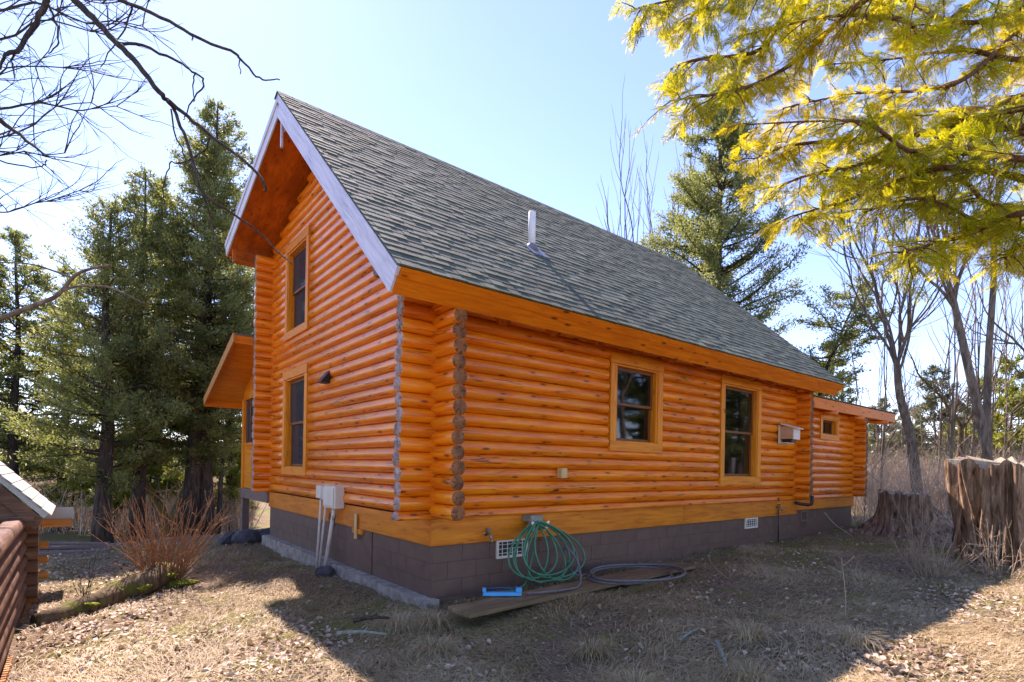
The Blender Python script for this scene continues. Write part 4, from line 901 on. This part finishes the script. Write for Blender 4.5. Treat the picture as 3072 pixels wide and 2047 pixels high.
b = MB(); b.box(-3.68, -3.56, 4.22, 4.34, sg-.1, .06); b.build('corner_post', 'shed_trim', shed, bevel=.01)
for z in (-.25, -.45, -.66):
    make_log((-3.72, 4.28, z), .26, 'x', .05, .05, ('shed_trim', 'shed_trim'), shed, name='cross_log')
b = MB(); b.tube([(-3.60+.07*math.cos(t), 4.16, .02+.13*math.sin(t)) for t in np.linspace(0, 6.28, 20)], .008, 5); tag(b.build('rope_ring', 'dry_twig'), 'small loop of pale rope hung on the log shed corner', 'rope')
# pile of old boards beyond
for i in range(7):
    b = MB(); b.box(-.9, .9, -.07, .07, 0, .05); p = at(175+i*4, 1650, 11.6+.1*i)
    tag(b.build('old_board', 'grey_wood' if i % 2 else 'deck_brown', loc=(p[0]+.2*(i % 3), p[1]+.12*(i % 4), gz1(p[0], p[1])+.02+.052*(i//2)), rot=(0, R(random.uniform(-2, 2)), R(-30+random.uniform(-14, 14)))), 'weathered board in the low pile near the single dark trunk', 'board', 'boards in the old pile')
# stones
lump('stone', (-.30, 7.35, gz1(-.3, 7.35)+.10), (.34, .28, .20), 'rock_dark', 1, 'dark angular stone against the corner by the porch post', 'stone')
lump('stone', (-.55, 7.75, gz1(-.55, 7.75)+.08), (.26, .3, .17), 'rock_dark', 2, 'dark stone set a little out from the porch post stone', 'stone')
lump('stone', (.15, 7.2, gz1(.15, 7.2)+.12), (.3, .24, .22), 'rock_dark', 5, 'dark stone tucked behind the foundation corner', 'stone')
lump('stone', (-.27, 2.62, gz1(-.27, 2.62)+.05), (.11, .14, .08), 'rock_dark', 3, 'small dark stone at the foot of the conduits', 'stone')

# ------------------------------------------------------------------ fallen mossy log, shrubs, sticks
P0, P1 = np.array([-3.5, 2.35]), np.array([-2.1, 4.0]); pts = []; rad = []
for i in range(14):
    t = i/13; q_ = P0+(P1-P0)*t+np.array([.05*math.sin(i*1.4), .05*math.cos(i)]); pts.append((q_[0], q_[1], gz1(*q_)+.05+.09*t)); rad.append((.09+.10*t)*(1+.12*math.sin(i*2.3)))
fl = empty('fallen_log', (P0[0], P0[1], gz1(*P0)), 'rotting mossy log lying from the shed towards the bare shrub', 'log'); b = MB(); b.tube(pts, rad, 14); b.build('bark', 'mossy_bark', fl, True)
for i, (t, s_) in enumerate(((.93, .13), (.66, .10), (.3, .08))):
    q_ = P0+(P1-P0)*t; lump('moss_patch', (q_[0]+random.uniform(-.08, .12), q_[1]-.12, gz1(*q_)+.08+.06*t), (s_*1.1, s_, s_*.34), 'moss', 20+i, parent=fl, sub=4, rough=.55)
lump('moss_cushion', (-1.98, 3.72, gz1(-1.98, 3.72)+.02), (.20, .18, .05), 'moss', 31, 'bright yellow-green moss cushion at the foot of the bare shrub', 'moss', sub=4, rough=.55)
def shrub(name, x, y, n, h, spread, mat, label, r0=.0065, cat='shrub', kids=2, group=None, upb=.02):
    b = MB(); z0 = gz1(x, y)
    for i in range(n):
        a = rng.random()*6.283; rr = .14*rng.random()**.5*spread*1.4; o_ = np.array([math.cos(a), math.sin(a), 0]); tl = rng.random()**.7*spread
        d = unit((np.array([0, 0, 1.0])+o_*tl+rng.normal(size=3)*.1)[None])[0]; ln = h*rng.uniform(.45, 1.1); p = np.array([x, y, z0-.03])+o_*rr; pts = [p]; ns = 6
        for j in range(ns): d = unit((d+rng.normal(size=3)*.10+np.array([0, 0, upb]))[None])[0]; pts.append(pts[-1]+d*ln/ns)
        b.tube(pts, [r0*(1-.65*j/ns) for j in range(ns+1)], 4, cap=False)
        for k in range(kids):
            j = int(rng.integers(2, ns)); d2 = unit((d+rng.normal(size=3)*.6)[None])[0]; l2 = ln*rng.uniform(.12, .32); b.tube([pts[j], pts[j]+d2*l2*.5+rng.normal(size=3)*.01, pts[j]+d2*l2], [r0*.5, r0*.42, r0*.25], 3, cap=False)
    return tag(b.build(name, mat, None, True), label, cat, group)
shrub('bare_shrub', -2.13, 3.98, 130, 1.35, .8, 'shrub_bark', 'fan of bare reddish-brown stems sprouting from the mossy log', .0085)
shrub('bare_shrub', -3.05, 2.9, 9, .75, .25, 'twig_bark', 'thin dark upright twigs beside the mossy log near the shed', .005, kids=4)
shrub('bare_shrub', 6.35, -3.1, 55, .62, .75, 'dry_twig', 'tangle of pale dry twigs in front of the jagged stump', .006, kids=5)
shrub('bare_shrub', 7.3, -3.7, 22, 1.0, .9, 'dry_twig', 'sparse pale stems leaning against the jagged stump', .006, kids=4)
shrub('bare_shrub', 7.6, -4.7, 26, 1.2, 1.0, 'shrub_bark', 'arching reddish stems at the foot of the jagged stump', .006, kids=3)
shrub('bare_shrub', 8.5, -2.35, 8, 1.2, .35, 'dry_twig', 'single cluster of pale upright stems between the two stumps', .007, kids=5)
def stick(name, pts, r, mat, label, cat='twig', forks=()):
    b = MB(); b.tube(smooth_path(pts, 3), list(np.linspace(r, r*.45, (len(pts)-1)*3+1)), 5)
    for f in forks: b.tube(smooth_path(f, 2), list(np.linspace(r*.7, r*.3, (len(f)-1)*2+1)), 4)
    return tag(b.build(name, mat, None, True), label, cat)
G = lambda u, v, z=-.6: at(u, v, (CAM[2]-z)*FPX/(v-1400.5-(u-1536)*math.tan(ROLL)))
p = G(2535, 1862); stick('seedling', [p, p+(0, 0, .25), p+(-.02, .02, .50), p+(-.04, .03, .64)], .008, 'dry_twig', 'forked leafless seedling standing in the shaded grass', 'seedling', [[p+(-.03, .02, .55), p+(.04, -.06, .66)], [p+(-.02, .02, .48), p+(-.14, .12, .56)]])
p = G(2560, 1740); stick('seedling', [p, p+(.02, -.02, .15), p+(.05, -.04, .28)], .006, 'dry_twig', 'short bare seedling with a crooked tip', 'seedling', [[p+(.02, -.02, .12), p+(-.02, .0, .2)]])
p = G(2125, 1740); stick('seedling', [p+(.25, -.2, 0), p+(.10, -.1, .12), p+(.0, .0, .30), p+(.04, -.03, .42)], .004, 'dry_twig', 'thin bent stem arching over the grass near the plank end', 'seedling')
p = at(2470, 1610, 13.0); stick('fallen_stick', [(9.75, -.35, .02), (9.95, -.50, -.25), (10.15, -.75, -.47)], .014, 'dry_twig', 'pale stick leaning on the wing foundation', 'stick')
for i, (u, v, du, dv, r_, mt, lb_) in enumerate(((1010, 1907, 150, 4, .022, 'lichen', 'grey-green lichen-covered stick in the shaded grass'), (2150, 1930, 30, 75, .018, 'lichen', 'short lichened branch in the grass with a forked end'), (2040, 1925, 60, -35, .015, 'lichen', 'pale lichened twig beside the dark branch'), (2650, 1935, 220, 40, .020, 'plank_wood', 'brown stick along the edge of the sunlight'), (1060, 1870, 110, -8, .026, 'twig_bark', 'dark bark piece lying near the foundation corner'), (2830, 1740, 120, 6, .03, 'plank_wood', 'short split branch on the leaves by the pale twigs'))):
    a, c = G(u, v), G(u+du, v+dv); m_ = (a+c)/2; stick('fallen_branch', [a+(0, 0, r_), m_+(0.01, .01, r_*1.6), c+(0, 0, r_)], r_, mt, lb_, 'branch', [[m_+(0, 0, r_), m_+(.08, .06, r_+.03)]])

# ------------------------------------------------------------------ litter and grass (uncountable)
def inside(x, y):
    h = (x > -.16) & (x < L_+.05) & (y > .0) & (y < W_); h |= (x >= L_) & (x < XE) & (y > .02) & (y < 3.6)
    h |= (x > -5.6) & (x < sx_+.02) & (y > -1.3) & (y < 4.2)
    return h
def scatter(n, near=3.2, far=15, umin=-120, umax=3200):
    u = rng.uniform(umin, umax, n); t = rng.random(n); dp = near*(far/near)**(t**.95)
    P = CAM+(FW+RT*((u-1536)/FPX)[:, None])*dp[:, None]; x, y = P[:, 0], P[:, 1]; k = ~inside(x, y); x, y = x[k], y[k]
    return x, y, gz(x, y)
def field(x, y, f, s): return np.sin(f*x+s)*np.sin(f*.83*y+1.7*s)+.6*np.sin(f*2.1*y-f*1.3*x+s*2.2)+.4*np.sin(f*3.7*x+s*5)*np.sin(f*3.1*y+s)
def plank_zone(x, y): c, s_ = math.cos(R(2.2)), math.sin(R(2.2)); u = (x-1.96)*c+(y+.70)*s_; v = -(x-1.96)*s_+(y+.70)*c; return (np.abs(u) < 2.13) & (np.abs(v) < .215)
def ovate(x, y, z, size, curl, flat=.35):
    n = len(x); az = rng.random(n)*6.283; ti = rng.normal(size=(n, 2))*flat; D = unit(np.stack([np.cos(az), np.sin(az), ti[:, 0]], 1)); N = unit(np.stack([ti[:, 1]*-np.sin(az), ti[:, 1]*np.cos(az), np.ones(n)], 1)); S = unit(np.cross(N, D)); N = np.cross(D, S)
    s_ = size[:, None]; c = (curl*size)[:, None]; B = np.stack([x, y, z], 1)
    V = np.stack([B-D*s_*.5, B-D*s_*.1-S*s_*.36+N*c, B+D*s_*.25-S*s_*.25+N*c*1.1, B+D*s_*.5+N*c*.3, B+D*s_*.25+S*s_*.25+N*c*1.1, B-D*s_*.1+S*s_*.36+N*c, B+D*s_*.05], 1)
    f = np.array([(0, 6, 1), (1, 6, 2), (2, 6, 3), (3, 6, 4), (4, 6, 5), (5, 6, 0)]); return V.reshape(-1, 3), (np.arange(n)[:, None, None]*7+f[None]).reshape(-1, 3)
x, y, z = scatter(52000); k = ~plank_zone(x, y)
lit = (y < -3.3) | (x < -1.2); keep = rng.random(len(x)) < np.where(lit, .75, .07+.30*(field(x, y, 1.7, .4) > .55)); keep &= ~((x < -.2) & (x > -2.2) & (y > 1.4) & (y < 6.5) & (rng.random(len(x)) < .75)); k &= keep
x, y, z = x[k], y[k], z[k]; n = len(x)
V, F = ovate(x, y, z+rng.uniform(.004, .024, n), rng.uniform(.022, .075, n), rng.normal(size=n)*.24, .34)
tag(np_mesh('leaf_litter', V, F, 'dead_leaf'), 'carpet of pale and brown fallen leaves over the yard', 'leaves', kind='stuff')
def blades(x, y, z, ln, wd, rise, az=None):
    n = len(x); az = rng.random(n)*6.283 if az is None else az; H = np.stack([np.cos(az), np.sin(az), np.zeros(n)], 1); S = np.stack([-np.sin(az), np.cos(az), np.zeros(n)], 1); up_ = np.array([0, 0, 1.0])
    B = np.stack([x, y, z], 1); ln = ln[:, None]; r_ = rise[:, None]; w_ = wd[:, None]; bend = rng.normal(size=(n, 1))*.25
    m1 = B+H*ln*.35+up_*r_*.8+S*ln*bend*.3; m2 = B+H*ln*.72+up_*r_*.85+S*ln*bend*.8; t = B+H*ln+up_*r_*.25+S*ln*bend*1.4
    V = np.stack([B-S*w_, B+S*w_, m1+S*w_, m1-S*w_, m2+S*w_*.8, m2-S*w_*.8, t+S*w_*.2, t-S*w_*.2], 1).reshape(-1, 3)
    f = np.array([(0, 1, 2, 3), (3, 2, 4, 5), (5, 4, 6, 7)]); return V, (np.arange(n)[:, None, None]*8+f[None]).reshape(-1, 4)
x, y, z = scatter(230000, 3.0, 13); f = field(x, y, 2.0, .9); k = ~plank_zone(x, y) & (rng.random(len(x)) < np.clip(.5+.5*f, .06, 1)); k &= ~((x < -1.5) & (rng.random(len(x)) < .45)); x, y, z = x[k], y[k], z[k]; n = len(x)
flow = 2.0*field(x, y, .9, 2.0)+rng.normal(size=n)*.7
V, F = blades(x, y, z+.003, rng.uniform(.08, .24, n), rng.uniform(.0012, .0027, n), rng.uniform(.006, .06, n), flow)
tag(np_mesh('dry_grass', V, F, 'dry_grass'), 'matted straw-coloured dead grass around the cabin', 'grass', kind='stuff')
x, y, z = scatter(60000, 3.2, 13); f = field(x, y, 1.6, 3.3); near_w = ((y > -1.1) & (y < .0) & (x > 3.5)) | ((x < -.15) & (x > -2.4) & (y > .5)); k = ~plank_zone(x, y) & (rng.random(len(x)) < np.clip(.16*(f > 0)+.30*(f > .7)+.5*near_w*(f > -.5), 0, 1)); x, y, z = x[k], y[k], z[k]; n = len(x)
V, F = blades(x, y, z, rng.uniform(.03, .10, n), rng.uniform(.001, .002, n), rng.uniform(.015, .05, n))
tag(np_mesh('green_grass', V, F, 'green_grass'), 'thin patches of green grass and moss by the foundation', 'grass', kind='stuff')
# tussocks by the corner: countable clumps
for i, (tx, ty, r_, n) in enumerate(((-.28, -.55, .26, 420), (-.62, -.42, .24, 360), (-.75, -1.35, .22, 300), (.3, -2.2, .22, 260), (1.6, -2.9, .24, 260), (-.1, -3.0, .25, 300), (.8, -3.35, .25, 300), (2.1, -3.6, .2, 220))):
    a = rng.random(n)*6.283; rr = rng.random(n)**.7*r_*.45; x = tx+rr*np.cos(a); y = ty+rr*np.sin(a)
    V, F = blades(x, y, gz(x, y), rng.uniform(.12, .30, n), rng.uniform(.0013, .0026, n), rng.uniform(.05, .16, n), a+rng.normal(size=n)*.5)
    lb_ = ['shaggy straw tussock at the end of the plank', 'shaggy straw tussock off the footing corner'][i] if i < 2 else 'loose straw tussock in the shaded yard'
    tag(np_mesh('grass_tussock', V, F, 'dry_grass'), lb_, 'tussock', None if i < 2 else 'straw tussocks in the shade')

# ------------------------------------------------------------------ overhanging cedar boughs, upper right
ov = empty('overhanging_cedar', tuple(at(3900, 1900, 4.4)), 'cedar whose backlit yellow-green boughs hang across the sky', 'tree')
tb = np.array(ov.location); tz = gz1(tb[0], tb[1]); ov.location.z = tz
mb = MB(); mb.tube([(tb[0], tb[1], tz-.2), (tb[0]+.1, tb[1], 2.2), (tb[0], tb[1]+.1, 5.5)], [.28, .22, .13], 12); mb.build('trunk', 'cedar_bark', ov, True)
zz2 = lambda a, b: (1850+a/1.8445, b/1.8445)
BR = [([(2600, 560), (2254, 600), (1900, 680), (1650, 840), (1400, 690), (1150, 670), (720, 690)], 3.4), ([(2600, 480), (2254, 520), (1950, 690), (1800, 820), (1500, 880)], 3.8), ([(2600, 860), (2254, 880), (1950, 850), (1600, 870), (1100, 960), (870, 1050)], 3.2), ([(2600, 1300), (2254, 1270), (2030, 1240), (1700, 1100), (1360, 1180)], 3.6),
  ([(2600, 40), (2254, 150), (1950, 420), (1700, 500), (1300, 520), (920, 600)], 3.9), ([(2300, -150), (2000, 0), (1700, 200), (1600, 120), (1200, 90), (700, 200)], 3.5), ([(1900, -250), (1400, -20), (1000, 330), (780, 460), (560, 520), (290, 560)], 3.3), ([(1500, -300), (1000, -20), (800, 270), (450, 330), (300, 380)], 3.6),
  ([(1400, -300), (700, -60), (400, -20), (100, 50)], 3.4), ([(2600, 1180), (2254, 1150), (2050, 1120), (1900, 1000), (1600, 1000), (1250, 1010)], 3.9), ([(2600, 1250), (2254, 1180), (1950, 1300), (1750, 1350), (1560, 1400)], 3.3), ([(2700, 1300), (2350, 1300), (2220, 1360), (2150, 1430)], 3.5), ([(2600, 250), (2250, 330), (1900, 280), (1500, 330), (1150, 360)], 4.2), ([(2600, 740), (2254, 740), (2000, 600), (1700, 640), (1450, 600)], 4.3), ([(2400, -200), (2200, 60), (1850, 120), (1500, -20), (1000, 60)], 4.1), ([(2300, 700), (1500, 760), (1000, 800), (760, 880)], 3.7), ([(2300, 1000), (1800, 930), (1300, 1100), (960, 1200)], 3.4), ([(2100, -250), (1500, -120), (900, -80), (520, 10), (380, 130)], 3.9)]
limb = MB(); fr_p = []; fr_d = []; fr_n = []
def addfrond(p, d, nrm): fr_p.append(p); fr_d.append(d); fr_n.append(nrm)
for path, dp in BR:
    P = [at(*zz2(a, b), dp*(1+.10*math.sin(i*1.7+dp*5))) for i, (a, b) in enumerate(path)]; P = np.array(smooth_path(P, 6)); m = len(P)
    limb.tube(P, list(np.linspace(.022, .004, m)), 6, cap=False); seg = np.linalg.norm(np.diff(P, axis=0), axis=1); tot = seg.sum(); cum = np.r_[0, np.cumsum(seg)]
    ns = int(tot/.045)
    for i in range(ns):
        s_ = tot*((i+rng.random())/ns); 
        if s_ < tot*.06: continue
        j = min(np.searchsorted(cum, s_)-1, m-2); p = P[j]+(P[j+1]-P[j])*(s_-cum[j])/seg[j]; d = unit((P[j+1]-P[j])[None])[0]
        nrm = unit((np.array([0, 0, 1.0])*.6-FW*.5+rng.normal(size=3)*.45)[None])[0]; side = unit(np.cross(nrm, d)[None])[0]*(1 if i % 2 else -1)
        bd = unit((d*.8+side*rng.uniform(.5, 1.1)+np.array([0, 0, -.25])+rng.normal(size=3)*.15)[None])[0]; ln = rng.uniform(.10, .34)*(1-.35*s_/tot)
        pts = [p]; dd = bd
        for q_ in range(4): dd = unit((dd+np.array([0, 0, -.12])+rng.normal(size=3)*.1)[None])[0]; pts.append(pts[-1]+dd*ln/4)
        limb.tube(pts, [.0048, .0042, .0034, .0026, .0014], 4, cap=False)
        for q_ in range(1, 5):
            sd_ = unit(np.cross(nrm, dd)[None])[0]
            for sg_ in (-1, 1): addfrond(pts[q_], unit((dd*.9+sd_*sg_*.75+rng.normal(size=3)*.16)[None])[0], unit((nrm+rng.normal(size=3)*.35)[None])[0])
        addfrond(pts[-1], dd, nrm)
limb.build('boughs', 'near_twig', ov, True)
fp = np.array(fr_p); fd = np.array(fr_d); fn = np.array(fr_n); fs_ = unit(np.cross(fn, fd)); n = len(fp); size = rng.uniform(.065, .135, n)
tmpl = []                                               # flat spray: stem plus paired scaly branchlets
tmpl.append(((0, 0), (1, 0), .030))
for i in range(8):
    t = .10+i*.105; ln = .42*(1-.62*abs(t-.25))
    for s_ in (-1, 1):
        e = (t+ln*.72, s_*ln*.62); tmpl.append(((t, 0), e, .034))
        if i < 5: b0 = (t+ln*.36, s_*ln*.31); tmpl.append((b0, (b0[0]+ln*.40, b0[1]+s_*ln*.05), .034))
Vs = []
for (a0, b0), (a1, b1), wd in tmpl:
    A0 = fp+(fd*a0+fs_*b0)*size[:, None]; A1 = fp+(fd*a1+fs_*b1+fn*rng.normal(size=(n, 1))*.05)*size[:, None]; dr = unit(A1-A0); sd_ = unit(np.cross(fn, dr))*(wd*size)[:, None]; mid = A0+(A1-A0)*.55
    Vs.append(np.stack([A0-sd_*.35, A0+sd_*.35, mid+sd_*.6, A1, mid-sd_*.6], 1))
V = np.concatenate(Vs, 1).reshape(-1, 3); k = len(tmpl)
# shared random per spray: pieces of one spray are separate islands, so colour also follows position noise
np_mesh('foliage', V, np.arange(n*k*5).reshape(-1, 5), 'cedar_leaf_near', ov)

# ------------------------------------------------------------------ bare branches, upper left
nb = empty('leafless_tree', tuple(at(-900, 1900, 4.6)), 'leafless tree whose bare dark branches reach in towards the gable', 'tree')
tb = np.array(nb.location); tz = gz1(tb[0], tb[1]); nb.location.z = tz
mb = MB(); mb.tube([(tb[0], tb[1], tz-.2), (tb[0], tb[1]+.1, 2.0), tuple(at(-400, -500, 4.2)), tuple(at(0, -900, 4.0))], [.2, .16, .10, .06], 10); mb.build('trunk', 'grey_bark', nb, True)
u1 = lambda a, b: (a/1.96, b/1.96)
PB = [([(200, -300), (440, 0), (580, 140), (690, 260), (800, 375), (930, 540), (985, 590), (1110, 690), (1240, 800), (1480, 980), (1555, 1080), (1560, 1125)], .024, 3.6), ([(985, 590), (1020, 640), (1080, 780), (1130, 940), (1200, 1140), (1300, 1210), (1420, 1290), (1560, 1400), (1640, 1490), (1715, 1560)], .013, 3.6), ([(1200, 1140), (1240, 1300), (1270, 1400), (1285, 1520)], .007, 3.6),
  ([(700, 250), (840, 270), (1020, 350), (1110, 405), (1190, 465), (1185, 530), (1100, 650), (1080, 710)], .010, 3.6), ([(1140, 440), (1135, 520), (1140, 600)], .005, 3.6), ([(500, -150), (700, 0), (950, 100), (1120, 205), (1360, 300), (1420, 350), (1510, 450), (1570, 470), (1645, 470)], .013, 3.5), ([(1410, 345), (1412, 430)], .004, 3.5), ([(1125, 205), (1125, 240)], .006, 3.5),
  ([(780, 30), (760, 100), (700, 240), (595, 395)], .007, 3.6), ([(285, -200), (275, 0), (215, 130), (90, 300), (30, 330), (0, 400)], .022, 3.2), ([(275, 20), (320, 120), (350, 250), (285, 320)], .008, 3.2), ([(75, 320), (75, 400), (85, 460)], .006, 3.2), ([(1235, 810), (1200, 890), (1060, 960), (1000, 960), (960, 1100), (970, 1210)], .006, 3.6), ([(1000, 640), (1030, 800), (1080, 900), (1140, 1060), (1200, 1140)], .006, 3.6), ([(-100, 650), (0, 710), (120, 800), (265, 915)], .020, 3.4), ([(1210, 1180), (1150, 1250), (1135, 1340)], .004, 3.6), ([(-100, 930), (0, 945), (200, 985), (265, 965), (270, 940)], .006, 3.8)]
b = MB()
for path, r_, dp in PB:
    P = [at(*u1(*q_), dp*(1+.02*math.sin(i*1.1))) for i, q_ in enumerate(path)]; P = smooth_path(P, 4); P = [p_+rng.normal(size=3)*.004 for p_ in P]; b.tube(P, list(np.linspace(r_, max(r_*.28, .003), len(P))), 6)
b.build('branches', 'twig_bark', nb, True)
# low grey branch from the same side
b = MB(); s4 = lambda a, c: (a/1.5675, 650+c/1.5675)
for path, r_ in (([(-200, 540), (0, 480), (180, 410), (270, 370), (350, 280), (430, 245), (520, 230)], .026), ([(270, 365), (350, 330), (500, 330), (590, 365), (680, 410)], .013), ([(340, 290), (250, 255), (130, 222), (-50, 215)], .012), ([(-50, 565), (100, 558), (290, 562)], .005), ([(230, 390), (270, 470), (300, 520)], .007)):
    P = [at(*s4(*q_), 5.2) for q_ in path]; P = smooth_path(P, 4); b.tube(P, list(np.linspace(r_, r_*.4, len(P))), 6)
b.build('low_branch', 'grey_bark', nb, True)
# the finer crown further back
fb = empty('bare_tree', tuple(at(-420, 1700, 9.5)), 'twiggy leafless crown filling the sky above the shed', 'tree'); tb = np.array(fb.location); tz = gz1(tb[0], tb[1]); fb.location.z = tz
mb = MB(); mb.tube([(tb[0], tb[1], tz-.2), tuple(at(-430, 900, 9.5)), tuple(at(-400, 300, 9.5)), tuple(at(-300, -200, 9.5))], [.24, .2, .15, .1], 10); mb.build('trunk', 'grey_bark', fb, True)
b = MB()
for (a, c), e, r_ in (((-420, 700), (240, 300), .050), ((-420, 420), (360, 330), .06), ((-400, 250), (330, 80), .05), ((-350, 50), (430, 90), .05), ((-300, -150), (300, 10), .05), ((-420, 850), (250, 580), .035), ((-420, 560), (200, 470), .04), ((-430, 350), (260, 200), .04)):
    A, B_ = at(a, c, 9.5+rng.normal()*.4), at(*e, 9.5+rng.normal()*.8); m_ = 9; P = [A+(B_-A)*i/m_+np.array([0, 0, .25*math.sin(math.pi*i/m_)])+rng.normal(size=3)*.06 for i in range(m_+1)]; b.tube(smooth_path(P, 2), list(np.linspace(r_*.6, .008, m_*2+1)), 5, cap=False)
    for i in range(3, m_+1):
        for j in range(2): grow(b, P[i], unit(((B_-A)/3+rng.normal(size=3)*.9)[None])[0], .012, .55, .0035, .03, .2, 3, (.3, .8), .62, 1, 5)
b.build('branches', 'twig_bark', fb)
